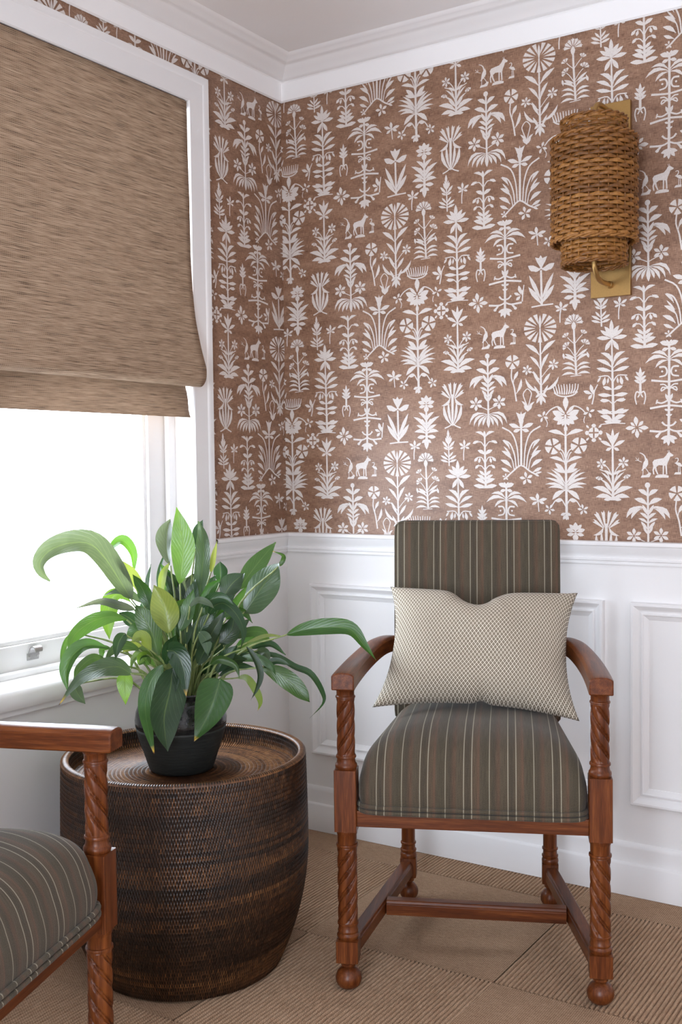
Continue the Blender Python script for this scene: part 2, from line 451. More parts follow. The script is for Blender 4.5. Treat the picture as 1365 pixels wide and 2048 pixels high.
T = 0.16
mb = MB(); mb.box((-T, 0, 0), (ROOM_X + T, T, CEIL))
wall_back = tag(mb.build('wall_back', M_WALLW), 'back wall with white panelled dado below patterned brown wallpaper', 'wall', kind='structure')
mb = MB()
wall_boxes(mb, 0, ROOM_Y, 0.0, 0.0, CEIL, [WIN1, WIN_ADDED], lambda p, q, a, b: mb.box((-T, p, a), (0, q, b)))
wall_left = tag(mb.build('wall_left', M_WALLW), 'wall with the window and reed blind, papered above white dado', 'wall', kind='structure')
mb = MB(); mb.box((ROOM_X, ROOM_Y, 0), (ROOM_X + T, 0, CEIL))
wall_right = tag(mb.build('wall_right', M_ROOM), 'plain painted wall opposite the window', 'wall', kind='structure')
mb = MB()
wall_boxes(mb, 0, -T, ROOM_X + T, 0.0, CEIL, [REAR_FILL], lambda p, q, a, b: mb.box((p, ROOM_Y - T, a), (q, ROOM_Y, b)))
wall_rear = tag(mb.build('wall_rear', M_ROOM), 'plain painted wall behind the viewer with an opening added for fill light', 'wall', kind='structure')
mb = MB(); mb.box((-T, ROOM_Y - T, CEIL), (ROOM_X + T, T, CEIL + 0.08))
ceiling = tag(mb.build('ceiling', M_CEIL), 'smooth white plaster ceiling', 'ceiling', kind='structure')
mb = MB(); mb.box((-T, ROOM_Y - T, -0.10), (ROOM_X + T, T, -0.0082))
# carpet squares: flat loop weave alternates with raised ribs
TS, TX, TY = 0.504, 1.022, -0.148
floor = tag(mb.build('floor', M_CARPET), 'beige sisal carpet with alternating flat and ribbed squares', 'floor', kind='structure')
flat = MB(); ribs = MB()
RP = 0.0105
for ix in range(-3, 6):
    for iy in range(-8, 2):
        x0, x1 = TX + ix * TS, TX + (ix + 1) * TS
        y0, y1 = TY + (iy - 1) * TS, TY + iy * TS
        x0, x1 = max(x0, 0.0), min(x1, ROOM_X); y0, y1 = max(y0, ROOM_Y), min(y1, 0.0)
        if x1 - x0 < 0.005 or y1 - y0 < 0.005: continue
        if (ix + iy) % 2:                        # flat square
            flat.add([(x0, y0, -0.0012), (x1, y0, -0.0012), (x1, y1, -0.0012), (x0, y1, -0.0012)], [(0, 1, 2, 3)])
        else:
            n = max(1, int(round((x1 - x0) / RP))); w = (x1 - x0) / n
            for k in range(n):
                cx = x0 + (k + 0.5) * w
                pr = [(-0.5, -0.0080), (-0.40, -0.0045), (-0.29, -0.0014), (-0.13, 0.0), (0.13, 0.0), (0.29, -0.0014), (0.40, -0.0045), (0.5, -0.0080)]
                ribs.rings([[(cx + a * w, y, z) for a, z in pr] for y in (y0, y1)], False, False, False)
flat.build('carpet_flat_square', M_CARPET, floor)['kind'] = 'stuff'
o = ribs.build('carpet_rib', M_RIB, floor, smooth=True); o['kind'] = 'stuff'

def loop_sweep(prof, x0, y0, x1, y1):
    """profile (out, z) swept round the inside of the room with mitred corners"""
    mb = MB(); rings = []
    for cx, cy, sx, sy in ((x0, y1, 1, -1), (x1, y1, -1, -1), (x1, y0, -1, 1), (x0, y0, 1, 1), (x0, y1, 1, -1)):
        rings.append([(cx + sx * o, cy + sy * o, z) for o, z in prof])
    mb.rings(rings, False, False, False)
    return mb
CORN = [(0.0, 2.312), (0.005, 2.310), (0.010, 2.314), (0.016, 2.366), (0.020, 2.369), (0.028, 2.369), (0.034, 2.373), (0.055, 2.382),
        (0.068, 2.394), (0.074, 2.396), (0.082, 2.396), (0.088, 2.400), (0.104, 2.404), (0.112, 2.409), (0.118, CEIL + 0.001)]
o = loop_sweep(CORN, 0, ROOM_Y, ROOM_X, 0).build('trim_1', M_CEIL); smooth_by_angle(o, 35)
tag(o, 'stepped white plaster cornice between wallpaper and ceiling', 'cornice', kind='structure')
BASE = [(0.0, 0.0), (0.020, 0.0), (0.020, 0.083), (0.018, 0.086), (0.012, 0.089), (0.0085, 0.112), (0.010, 0.126), (0.0085, 0.135), (0.004, 0.140), (0.0, 0.141)]
mb = MB(); mb.rings([[(ox if x == 0 else ROOM_X, -ox, z) for ox, z in BASE] for x in (0, 1)], False, False, False)
o = smooth_by_angle(mb.build('baseboard_back', M_WHITE), 35); tag(o, 'white moulded skirting board under the panelled dado', 'skirting board', kind='structure')
mb = MB(); mb.rings([[(ox, -ox if y == 0 else ROOM_Y, z) for ox, z in BASE] for y in (0, 1)], False, False, False)
o = smooth_by_angle(mb.build('baseboard_left', M_WHITE), 35); tag(o, 'white skirting board below the window', 'skirting board', kind='structure')
RAIL = [(0.0, 0.888), (0.010, 0.889), (0.010, 0.897), (0.014, 0.899), (0.0145, 0.904), (0.011, 0.907), (0.012, 0.912), (0.017, 0.922), (0.023, 0.932), (0.025, 0.938),
        (0.029, 0.940), (0.030, 0.944), (0.029, 0.949), (0.026, 0.951), (0.0, 0.951)]
mb = MB(); mb.rings([[(ox if x == 0 else ROOM_X, -ox, z) for ox, z in RAIL] for x in (0, 1)], False, False, False)
o = smooth_by_angle(mb.build('trim_2', M_WHITE), 30); tag(o, 'white moulded dado rail behind the chair', 'dado rail', kind='structure')
mb = MB(); mb.rings([[(ox, -ox if y == 0 else -0.384, z) for ox, z in RAIL] for y in (0, 1)], False, False, False)
o = smooth_by_angle(mb.build('trim_3', M_WHITE), 30); tag(o, 'short white dado rail between corner and window casing', 'dado rail', kind='structure')

# raised panel mouldings of the dado
PMOULD = [(0.0, 0.0), (0.0005, 0.017), (0.003, 0.021), (0.008, 0.021), (0.013, 0.017), (0.018, 0.0115), (0.023, 0.0095), (0.027, 0.0095), (0.0285, 0.012), (0.032, 0.012),
          (0.034, 0.008), (0.040, 0.0045), (0.045, 0.002), (0.046, 0.0)]
for u0, u1 in ((0.098, 1.056), (1.130, 2.088), (2.162, 2.72)):
    z0, z1 = 0.247, 0.790
    mb = MB(); rings = []
    for cx, cz, sx, sz in ((u0, z0, 1, 1), (u1, z0, -1, 1), (u1, z1, -1, -1), (u0, z1, 1, -1), (u0, z0, 1, 1)):
        rings.append([(cx + sx * w, -ot, cz + sz * w) for w, ot in PMOULD])
    mb.rings(rings, False, False, False)
    smooth_by_angle(mb.build('panel_moulding', M_WHITE, wall_back), 30)

# ------------------------------------------------------------------ wallpaper print: motifs drawn in paper coordinates
def L(x0, y0, x1, y1, w, b=0.0): return ('l', x0, y0, x1, y1, w, b)
def S(pts, w0, w1=None): return ('s', pts, w0, w0 if w1 is None else w1)
def D(x, y, rx, ry=None): return ('d', x, y, rx, rx if ry is None else ry)
def G(*pts): return ('g', pts)
def mirror(cx, it):
    k = it[0]
    if k == 'l': return ('l', 2 * cx - it[1], it[2], 2 * cx - it[3], it[4], it[5], -it[6])
    if k == 's': return ('s', [(2 * cx - x, y) for x, y in it[1]], it[2], it[3])
    if k == 'd': return ('d', 2 * cx - it[1], it[2], it[3], it[4])
    return ('g', tuple((2 * cx - x, y) for x, y in it[1]))
def MM(cx, items): return list(items) + [mirror(cx, i) for i in items]
def star(x, y, r, n, w, rot=90, r0=0.12, arc=360):
    out = []
    for k in range(n):
        a = R(rot + arc * k / n)
        out.append(L(x + r * r0 * math.cos(a), y - r * r0 * math.sin(a), x + r * math.cos(a), y - r * math.sin(a), w))
    return out
def wedges(x, y, r, n, gap=7, r0=0.2, a0=0, arc=360, ry=None):
    ry = ry or r; out = []
    for k in range(n):
        s = a0 + arc * k / n + gap / 2; e = a0 + arc * (k + 1) / n - gap / 2; mid = R((s + e) / 2)
        pts = [(x + r * r0 * math.cos(mid), y - ry * r0 * math.sin(mid))]
        for q in range(4):
            a = R(s + (e - s) * q / 3); pts.append((x + r * math.cos(a), y - ry * math.sin(a)))
        out.append(('g', tuple(pts)))
    return out
def carnation(x, y, r, a0, arc, n=5):
    """toothed fan of petals opening from a point"""
    out = []
    for k in range(n):
        a = a0 + arc * (k + .5) / n; h = arc / n * 0.42
        p = lambda ang, rr: (x + rr * math.cos(R(ang)), y - rr * math.sin(R(ang)))
        out.append(('g', (p(a, r * .15), p(a - h, r * .9), p(a - h * .4, r * .86), p(a, r), p(a + h * .4, r * .86), p(a + h, r * .9))))
    return out

MOT = {}   # name: (bbox in drawing units, bbox on the paper in metres, items)
def motif(box, paper, items): MOT[len(MOT)] = (box, paper, items)

# wheel flower on a leafy stalk
motif((348, 155, 575, 740), (0.824, 0.928, 1.322, 1.573),
  wedges(455, 245, 104, 15, 8, 0.26, 96, 348, 92) + [L(455, 262, 455, 160, 9), S([(455, 250), (457, 440), (461, 690)], 7, 11),
   L(450, 418, 360, 342, 15, .08), L(462, 412, 554, 328, 15, -.08), L(452, 505, 388, 420, 11, .08), L(464, 508, 512, 408, 11, -.08),
   S([(452, 575), (410, 530), (378, 512)], 4), S([(464, 560), (505, 510), (540, 485)], 4), L(455, 610, 408, 515, 11), L(465, 612, 520, 535, 11),
   L(456, 655, 358, 560, 11, -.16), L(466, 650, 574, 560, 11, .16), L(456, 690, 415, 612, 9), L(466, 690, 505, 612, 9)]
  + star(370, 508, 34, 6, 8, 80) + star(540, 483, 36, 6, 8, 80) + [L(460, 660, 424, 690, 9), L(460, 660, 498, 688, 9), L(458, 675, 430, 728, 9), L(462, 675, 490, 728, 9), L(460, 670, 460, 742, 10)])
# antelope between two wading birds
motif((45, 215, 310, 380), (0.679, 0.806, 1.486, 1.558),
  [G((143, 284), (152, 270), (178, 264), (203, 260), (217, 246), (224, 232), (233, 226), (242, 230), (258, 243), (252, 250), (240, 252), (234, 270), (226, 287), (222, 305), (224, 357), (217, 357), (213, 308), (207, 304), (205, 357), (199, 357), (199, 303), (178, 302), (164, 312), (166, 330), (176, 357), (169, 357), (158, 332), (156, 318), (150, 332), (154, 357), (147, 357), (143, 330), (148, 308)),
   S([(231, 229), (226, 214)], 3, 1), S([(237, 229), (233, 213)], 3, 1), G((156, 377), (162, 364), (182, 357), (215, 358), (232, 366), (230, 377)),
   L(84, 334, 112, 258, 15, .08), S([(106, 268), (100, 246), (86, 232), (72, 226)], 7, 3), S([(84, 282), (64, 272), (50, 254)], 3, 2), S([(64, 272), (48, 272)], 3, 2), S([(66, 274), (66, 256)], 3, 2),
   S([(92, 322), (90, 362)], 3), S([(102, 316), (118, 338), (124, 356)], 3), G((78, 376), (84, 362), (108, 360), (128, 344), (136, 352), (126, 374)),
   L(264, 290, 304, 312, 11, -.1), S([(270, 292), (282, 276), (280, 262), (266, 264)], 5, 3), S([(284, 310), (284, 346)], 3), S([(292, 312), (294, 346)], 3), G((260, 358), (268, 345), (298, 344), (298, 358))])
# fountain palm
motif((-5, 410, 262, 885), (0.653, 0.783, 1.264, 1.474),
  [S([(119, 430), (121, 600), (123, 860)], 9, 9), D(118, 424, 15, 17)] + MM(121, [L(119, 492, 66, 450, 14, .12), L(120, 545, 45, 505, 16, .12), S([(119, 590), (85, 552), (40, 558)], 5), L(98, 558, 2, 622, 15, .22), L(92, 562, 28, 628, 10, .16),
   L(121, 605, 90, 540, 10), L(121, 632, 76, 588, 10, .12), L(121, 655, 68, 622, 9, .1), L(121, 690, 82, 640, 9), L(121, 720, 94, 668, 8), S([(120, 770), (80, 750), (50, 740)], 4),
   L(116, 798, 0, 862, 11, .30), L(114, 800, 28, 874, 10, .24), L(112, 804, 58, 878, 10, .16), L(116, 806, 88, 870, 9, .1)]) + [L(122, 790, 124, 886, 13)] + star(44, 728, 46, 6, 13, 30) + star(192, 722, 46, 6, 13, 30))
# disc flower
motif((230, 412, 335, 718), (0.768, 0.817, 1.335, 1.468),
  wedges(277, 462, 46, 5, 18, 0.12, 20) + [S([(274, 500), (270, 560), (288, 625), (302, 716)], 6, 8), L(299, 668, 334, 572, 11, .1), L(283, 582, 314, 522, 11), S([(286, 575), (282, 600)], 4)])
# spade outline
motif((330, 630, 418, 780), (0.815, 0.856, 1.306, 1.371),
  [S([(374, 752), (350, 690), (347, 662), (372, 634), (397, 660), (393, 690), (376, 752)], 5), L(375, 772, 334, 710, 8, .1), L(376, 772, 418, 718, 8, -.1), L(374, 778, 350, 740, 8), L(376, 778, 402, 740, 8), L(375, 780, 375, 745, 7)])
# carnation bush
motif((590, 150, 780, 552), (0.934, 1.018, 1.397, 1.566),
  [S([(672, 215), (676, 330), (688, 545)], 9, 11), L(672, 265, 672, 200, 16)] + carnation(672, 212, 64, -8, 196, 7) + carnation(628, 300, 34, 60, 120, 3) + carnation(728, 288, 34, 10, 110, 3)
  + carnation(632, 362, 36, 60, 160, 4) + carnation(740, 352, 38, -10, 150, 4) + [S([(676, 345), (650, 320), (632, 300)], 4), S([(678, 345), (705, 312), (728, 288)], 4), S([(680, 430), (652, 385), (630, 362)], 4), S([(684, 420), (712, 380), (738, 355)], 4),
   L(684, 470, 600, 425, 10, .15), L(688, 462, 770, 415, 10, -.15), L(684, 440, 615, 405, 9), L(688, 430, 762, 380, 9), L(686, 500, 598, 470, 9, .18), L(688, 500, 776, 475, 9, -.18), L(688, 522, 594, 508, 9, .2), L(690, 522, 780, 505, 9, -.2),
   L(688, 545, 592, 546, 9, .16), L(690, 545, 778, 540, 9, -.16), S([(650, 552), (720, 548)], 4), L(610, 440, 604, 400, 8), L(756, 400, 768, 440, 9)])
# tall iris tree
motif((812, 190, 1035, 865), (1.032, 1.127, 1.262, 1.541),
  [L(915, 300, 913, 190, 15), S([(915, 300), (918, 460), (926, 855)], 6, 14)] + MM(916, [L(914, 305, 868, 230, 15, .06), L(912, 310, 818, 300, 15), L(912, 305, 842, 252, 13), L(914, 315, 872, 388, 15)])
  + MM(922, [L(918, 478, 842, 398, 15, .2), L(918, 500, 818, 442, 14, .1), L(920, 522, 816, 496, 14), S([(920, 590), (890, 550), (830, 552)], 6), L(872, 556, 862, 612, 13), L(846, 552, 822, 588, 8), L(894, 560, 888, 600, 8),
   L(921, 640, 858, 618, 13), L(922, 678, 824, 668, 14), S([(923, 735), (890, 705), (850, 698)], 5), L(900, 712, 838, 706, 12), L(924, 778, 818, 770, 14, -.1), L(925, 800, 850, 762, 13), L(926, 850, 840, 806, 17, .12), L(926, 852, 866, 842, 12)]) + [S([(842, 862), (925, 855), (1002, 860)], 5)])
# comb crown
motif((533, 600, 708, 688), (0.908, 0.986, 1.341, 1.378),
  [S([(545, 655), (575, 676), (620, 684), (668, 676), (696, 655)], 7)] + [S([(556 + 14 * k * .98, 672 - abs(k - 4.5) * 2), (546 + 17 * k * .98, 640), (535 + 18.5 * k, 602 + (4 if k % 2 else 0))], 8, 4) for k in range(10)])
# great flower with side wheels
_c = 622
motif((440, 680, 797, 1478), (0.865, 1.025, 1.004, 1.345),
  [L(622, 775, 622, 682, 20), S([(620, 800), (622, 1100), (627, 1450)], 10, 13)] + MM(_c, [S([(614, 790), (575, 748), (525, 765), (492, 800)], 6), L(612, 800, 536, 775, 22, -.08), L(612, 815, 540, 828, 19), L(614, 825, 566, 862, 17), L(616, 830, 600, 872, 12), L(616, 796, 566, 742, 12),
   L(612, 905, 622, 870, 8), L(618, 936, 508, 904, 15, .10), S([(619, 1080), (600, 1030), (560, 1012)], 6), L(619, 1112, 516, 1074, 13, .12), S([(620, 1130), (600, 1060), (585, 1040)], 5), L(620, 1170, 552, 1108, 16), L(620, 1175, 545, 1146, 12),
   L(622, 1258, 526, 1150, 9, .1), L(622, 1270, 496, 1168, 9, .12), L(622, 1275, 488, 1205, 9, .12), L(622, 1282, 488, 1246, 10, .14), L(622, 1290, 505, 1270, 9, .16), L(624, 1282, 534, 1346, 17, .10), L(624, 1262, 560, 1210, 7), S([(622, 1390), (590, 1340), (555, 1352), (528, 1392)], 6), L(600, 1350, 552, 1352, 13),
   L(624, 1430, 588, 1446, 15), L(624, 1440, 604, 1474, 13)]) + [L(625, 1430, 627, 1478, 12)] + star(474, 808, 38, 4, 13, 70) + star(770, 790, 38, 4, 13, 110)
  + [S([(490, 820), (505, 850), (498, 876)], 4), S([(745, 815), (738, 840), (742, 858)], 4)] + wedges(540, 1002, 52, 5, 16, 0.14, 30) + wedges(706, 1000, 52, 5, 16, 0.14, 10) + star(516, 1408, 36, 5, 11, 60) + star(732, 1408, 36, 5, 11, 100))
# cross rosette
motif((742, 858, 858, 978), (1.001, 1.051, 1.216, 1.267),
  wedges(800, 917, 36, 4, 14, 0.2, 0) + [D(800, 872, 15, 12), D(800, 964, 15, 12), D(756, 917, 13, 14), D(844, 917, 13, 14), L(770, 888, 750, 868, 8), L(830, 888, 850, 868, 8), L(770, 946, 750, 966, 8), L(830, 946, 850, 966, 8)])
# flame flower bush
motif((790, 888, 1052, 1352), (1.022, 1.133, 1.059, 1.252),
  [S([(922, 960), (923, 1120), (925, 1340)], 8, 14), L(921, 1000, 923, 888, 11)] + MM(922, [L(918, 1000, 878, 912, 14, .1), L(918, 1008, 842, 966, 13, .05), L(918, 1010, 878, 1030, 11), L(918, 960, 898, 925, 6), S([(923, 1200), (890, 1140), (858, 1115)], 5), L(923, 1190, 868, 1155, 9),
   S([(924, 1280), (890, 1180), (838, 1150)], 5), L(924, 1270, 846, 1168, 8, .1), L(924, 1310, 838, 1212, 8, .12), L(925, 1330, 792, 1266, 18, .14), L(925, 1338, 812, 1330, 16, .12), L(925, 1340, 864, 1346, 12), L(924, 1300, 868, 1240, 8)])
  + star(850, 1115, 36, 6, 11, 95) + star(992, 1108, 38, 6, 11, 85) + carnation(838, 1190, 34, 200, 120, 3) + carnation(1008, 1180, 34, 230, 120, 3) + [S([(878, 1346), (970, 1348)], 5)])
# small three-petal sprig
motif((732, 605, 826, 735), (0.997, 1.038, 1.318, 1.373),
  [S([(788, 734), (798, 690), (804, 650), (824, 610)], 7, 5), L(792, 668, 778, 606, 13), L(788, 668, 732, 646, 12), L(790, 670, 764, 702, 11), L(797, 676, 800, 640, 8)])
# hill with rushes
motif((200, 778, 468, 1225), (0.752, 0.878, 1.113, 1.308),
  [S([(335, 880), (335, 1000), (334, 1130)], 9, 11), L(335, 930, 335, 778, 12), S([(226, 1214), (285, 1160), (334, 1126), (392, 1166), (440, 1190)], 8)]
  + MM(335, [L(332, 890, 302, 784, 17, .18), L(330, 885, 256, 858, 15), L(332, 895, 284, 908, 13), S([(318, 1138), (308, 1010), (276, 920), (212, 878)], 6, 8), S([(302, 1148), (292, 1060), (262, 985), (220, 962)], 6, 8), S([(290, 1158), (276, 1090), (250, 1050)], 5),
   L(276, 1090, 208, 1030, 13, .1), L(262, 1020, 212, 960, 9, .1), L(270, 1060, 222, 1000, 6), L(272, 1140, 200, 1088, 14, .1), L(262, 1170, 205, 1140, 11)]) + [L(418, 1180, 466, 1168, 7), L(418, 1184, 450, 1196, 6)] + star(234, 1200, 24, 5, 6))
# narrow bell bush
motif((20, 905, 190, 1272), (0.664, 0.747, 1.092, 1.256),
  [S([(100, 930), (102, 1100), (105, 1268)], 8, 12), L(100, 960, 98, 904, 10)] + MM(102, [L(100, 948, 40, 912, 10, .2), S([(101, 1010), (75, 975), (40, 980)], 5), L(60, 966, 22, 985, 10), L(102, 1060, 54, 1028, 13, .1), S([(102, 1115), (80, 1075), (50, 1075)], 5), L(58, 1072, 32, 1100, 11), L(70, 1075, 62, 1110, 9),
   S([(103, 1160), (80, 1130), (58, 1128)], 5), L(62, 1120, 38, 1146, 11), L(104, 1195, 64, 1158, 10), L(104, 1225, 50, 1186, 11, .1), L(105, 1250, 38, 1212, 15, .12), L(105, 1262, 26, 1254, 14)]) + [S([(60, 1270), (150, 1268)], 5)])
# totem tree
motif((1128, 318, 1445, 1000), (1.165, 1.292, 1.203, 1.477),
  [S([(1286, 345), (1286, 600), (1283, 970)], 12, 14), S([(1285, 330), (1285, 380)], 14, 10)] + MM(1286, [L(1284, 360, 1226, 330, 20, .1), L(1284, 372, 1238, 384, 14), L(1284, 345, 1268, 318, 11), L(1284, 440, 1168, 402, 12, .22), L(1284, 446, 1130, 462, 14, .22), L(1284, 450, 1196, 496, 11, .18),
   S([(1222, 492), (1258, 492), (1272, 518), (1262, 546), (1222, 554)], 10, 8), S([(1284, 588), (1230, 582), (1170, 574)], 9, 11), S([(1282, 628), (1255, 605), (1228, 604)], 7), S([(1282, 632), (1244, 622), (1236, 646), (1282, 618)], 7), L(1284, 716, 1262, 664, 10), S([(1284, 705), (1240, 724), (1204, 716)], 9, 8), S([(1210, 702), (1202, 728)], 7),
   S([(1284, 740), (1230, 746), (1162, 756)], 10, 11), L(1284, 775, 1256, 764, 8), L(1284, 810, 1266, 796, 7), S([(1284, 872), (1260, 866), (1240, 846)], 8, 10), S([(1284, 892), (1240, 908), (1160, 902)], 8, 11), S([(1236, 908), (1206, 940)], 9, 14), D(1208, 938, 12, 10),
   L(1282, 930, 1232, 956, 13, -.1), L(1282, 940, 1250, 988, 13)]) + [L(1283, 930, 1283, 1002, 13), D(1242, 520, 7), D(1330, 520, 7)])
# little thistle
motif((1057, 495, 1147, 738), (1.136, 1.173, 1.312, 1.411),
  [L(1098, 600, 1098, 495, 12), S([(1098, 590), (1098, 668)], 12, 14)] + MM(1098, [L(1096, 606, 1058, 578, 10, .1), L(1096, 590, 1060, 552, 10, .1), L(1096, 568, 1068, 524, 9, .1), S([(1096, 664), (1074, 654), (1064, 690), (1074, 736)], 8, 6), S([(1094, 670), (1082, 690)], 7, 6)]))
# star blossom
motif((1003, 810, 1152, 952), (1.113, 1.175, 1.224, 1.282),
  [L(1074, 872, 1068, 810, 16), L(1066, 882, 1003, 886, 15), L(1088, 884, 1152, 886, 15), L(1076, 892, 1080, 952, 15), L(1086, 874, 1118, 842, 12), L(1064, 874, 1036, 848, 11), L(1066, 892, 1044, 920, 10), L(1088, 892, 1112, 914, 11)])
# loose sprig
motif((385, 1303, 500, 1425), (0.839, 0.892, 1.026, 1.079),
  [S([(441, 1350), (444, 1390), (447, 1424)], 6, 5), L(440, 1356, 436, 1304, 12), L(438, 1352, 386, 1330, 11), L(444, 1350, 500, 1340, 11), L(438, 1356, 402, 1380, 10), L(444, 1354, 482, 1372, 10)])
# sprig under the hill
motif((327, 1170, 418, 1252), (0.812, 0.855, 1.101, 1.137), star(366, 1210, 44, 5, 14, 100))
# lily with two grass blades
motif((728, 795, 890, 1122), (0.377, 0.459, 1.223, 1.367),
  [S([(808, 890), (810, 1000), (812, 1112)], 9, 11), L(808, 880, 806, 796, 15)] + MM(809, [L(806, 884, 774, 806, 16, .16), L(804, 880, 732, 854, 20, -.12), L(804, 886, 762, 888, 13), L(810, 1080, 738, 912, 13), L(812, 1104, 734, 986, 15)]) + [S([(752, 1114), (812, 1108), (878, 1106)], 7)])
# pendant ornament
motif((912, 785, 1097, 1155), (0.470, 0.560, 1.207, 1.367),
  [L(1004, 848, 1004, 786, 17), D(1004, 882, 17, 20), S([(1004, 850), (1004, 960), (1005, 1090)], 9, 14), L(1004, 1060, 1004, 1156, 17)] + MM(1004, [L(1000, 846, 948, 830, 18), L(1000, 858, 954, 868, 14), L(1000, 836, 968, 800, 12), L(1003, 972, 950, 902, 12, .16), S([(1003, 990), (975, 950)], 6), L(1003, 1030, 914, 932, 14, .14), L(1003, 1040, 934, 988, 12, .1), L(1003, 1052, 920, 1036, 14, .18), L(1003, 1066, 940, 1074, 15), L(1003, 1086, 972, 1112, 13)]))
# trumpet vase flower
motif((1100, 690, 1265, 1012), (0.562, 0.641, 1.266, 1.403),
  [S([(1182, 780), (1182, 880), (1181, 990)], 14, 10)] + MM(1182, [G((1178, 806), (1172, 800), (1152, 704), (1162, 712), (1168, 696), (1174, 712)), G((1172, 806), (1164, 800), (1110, 720), (1124, 722), (1122, 704), (1138, 718)), G((1170, 810), (1160, 808), (1102, 772), (1116, 768), (1106, 752), (1124, 760)), L(1166, 796, 1106, 856, 11, -.22),
   L(1180, 990, 1156, 830, 10, -.06), L(1180, 994, 1124, 846, 12, -.12), S([(1180, 980), (1160, 996), (1128, 1010)], 6, 7)]) + [L(1182, 990, 1182, 820, 9)])
# leafy twig
motif((1095, 1020, 1210, 1272), (0.559, 0.614, 1.156, 1.263),
  [S([(1153, 1060), (1155, 1160), (1158, 1270)], 6, 7), L(1153, 1090, 1151, 1020, 9)] + MM(1154, [L(1153, 1125, 1132, 1074, 8), L(1153, 1150, 1112, 1098, 9), L(1154, 1160, 1120, 1140, 8), L(1155, 1230, 1100, 1196, 9), L(1156, 1245, 1098, 1226, 9), L(1154, 1110, 1140, 1060, 6), L(1155, 1215, 1122, 1172, 7)]))
for bx, pp in (((1228, 1088, 1307, 1230), (0.622, 0.659, 1.173, 1.233)), ((1228, 1088, 1307, 1230), (0.457, 0.497, 1.177, 1.235))):
    motif(bx, pp, [S([(1265, 1130), (1258, 1180), (1258, 1230)], 6, 5), L(1264, 1136, 1262, 1088, 9), L(1262, 1138, 1228, 1112, 9), L(1268, 1136, 1306, 1110, 9), L(1262, 1140, 1234, 1152, 8), L(1268, 1140, 1298, 1150, 8)])
# sprig beside the totem
motif((650, 972, 712, 1078), (0.336, 0.368, 1.244, 1.291),
  [S([(700, 1076), (702, 1040), (710, 974)], 6, 5), L(690, 1030, 680, 974, 11), L(688, 1036, 652, 1018, 10), L(690, 1040, 664, 1066, 11), L(698, 1036, 698, 1000, 7)])

def poly_of(it):
    k = it[0]
    if k == 'g': return [list(it[1])]
    if k == 'd':
        _, x, y, rx, ry = it
        return [[(x + rx * math.cos(2 * math.pi * i / 10), y + ry * math.sin(2 * math.pi * i / 10)) for i in range(10)]]
    if k == 'l':
        _, x0, y0, x1, y1, w, b = it
        dx, dy = x1 - x0, y1 - y0; ln = math.hypot(dx, dy); px, py = -dy / ln, dx / ln
        w = min(w, 0.27 * ln) * 0.93
        ts = (0.0, 0.14, 0.36, 0.60, 0.82, 1.0); ws = (0.16, 0.30, 0.80, 1.0, 0.62, 0.0)
        le, ri = [], []
        for t, ww in zip(ts, ws):
            o = 4 * b * ln * t * (1 - t); cx, cy = x0 + dx * t + px * o, y0 + dy * t + py * o
            le.append((cx + px * w * ww, cy + py * w * ww)); ri.append((cx - px * w * ww, cy - py * w * ww))
        return [le[:-1] + [le[-1]] + ri[-2::-1]]
    _, pts, w0, w1 = it
    n = 2 if len(pts) == 2 else 3 * (len(pts) - 1) + 1
    P = spline([(x, y) for x, y in pts], n); le, ri = [], []
    for i in range(n):
        a, b_ = P[max(0, i - 1)], P[min(n - 1, i + 1)]; d = b_ - a; d = d / (np.hypot(*d) + 1e-9)
        w = (w0 + (w1 - w0) * i / (n - 1)) * 0.62
        le.append((P[i][0] - d[1] * w, P[i][1] + d[0] * w)); ri.append((P[i][0] + d[1] * w, P[i][1] - d[0] * w))
    return [[le[i], le[i + 1], ri[i + 1], ri[i]] for i in range(n - 1)]

LAYER = []
CELL = []       # polygons of one repeat in paper metres
for box, pp, items in MOT.values():
    a, b, c, d = box; u0, u1, v0, v1 = pp; layer = 0
    for it in items:
        for poly in poly_of(it):
            layer += 1; LAYER.append(layer)
            CELL.append([(u0 + (x - a) / (c - a) * (u1 - u0), v1 - (y - b) / (d - b) * (v1 - v0)) for x, y in poly])
PU, PV = 0.459, 0.735

def print_on(umin, umax, vmin, vmax, place):
    vs, fs = [], []
    for i in range(int(umin / PU) - 4, int(umax / PU) + 4):
        for j in range(-5, 6):
            du, dv = i * PU, j * PV + i * PV / 2
            for q, poly in enumerate(CELL):
                us = [p[0] + du for p in poly]; ws = [p[1] + dv for p in poly]
                if max(us) < umin or min(us) > umax or max(ws) < vmin or min(ws) > vmax: continue
                b = len(vs); e = 0.0002 + 0.000008 * LAYER[q]
                vs.extend(place(u, w, e) for u, w in zip(us, ws)); fs.append(tuple(range(b, b + len(poly))))
    return vs, fs

def clip_mesh(name, vs, fs, planes, hole=None):
    me = bpy.data.meshes.new(name); me.from_pydata(vs, [], fs); me.update()
    bm = bmesh.new(); bm.from_mesh(me)
    for co, no in planes:
        bmesh.ops.bisect_plane(bm, geom=bm.verts[:] + bm.edges[:] + bm.faces[:], plane_co=co, plane_no=no, clear_outer=True)
    if hole:
        y0, y1, z1 = hole
        for co, no in (((0, y0, 0), (0, 1, 0)), ((0, y1, 0), (0, 1, 0)), ((0, 0, z1), (0, 0, 1))):
            bmesh.ops.bisect_plane(bm, geom=bm.verts[:] + bm.edges[:] + bm.faces[:], plane_co=co, plane_no=no)
        kill = [f for f in bm.faces if y0 < f.calc_center_median().y < y1 and f.calc_center_median().z < z1]
        bmesh.ops.delete(bm, geom=kill, context='FACES')
    bm.to_mesh(me); bm.free()
    return me

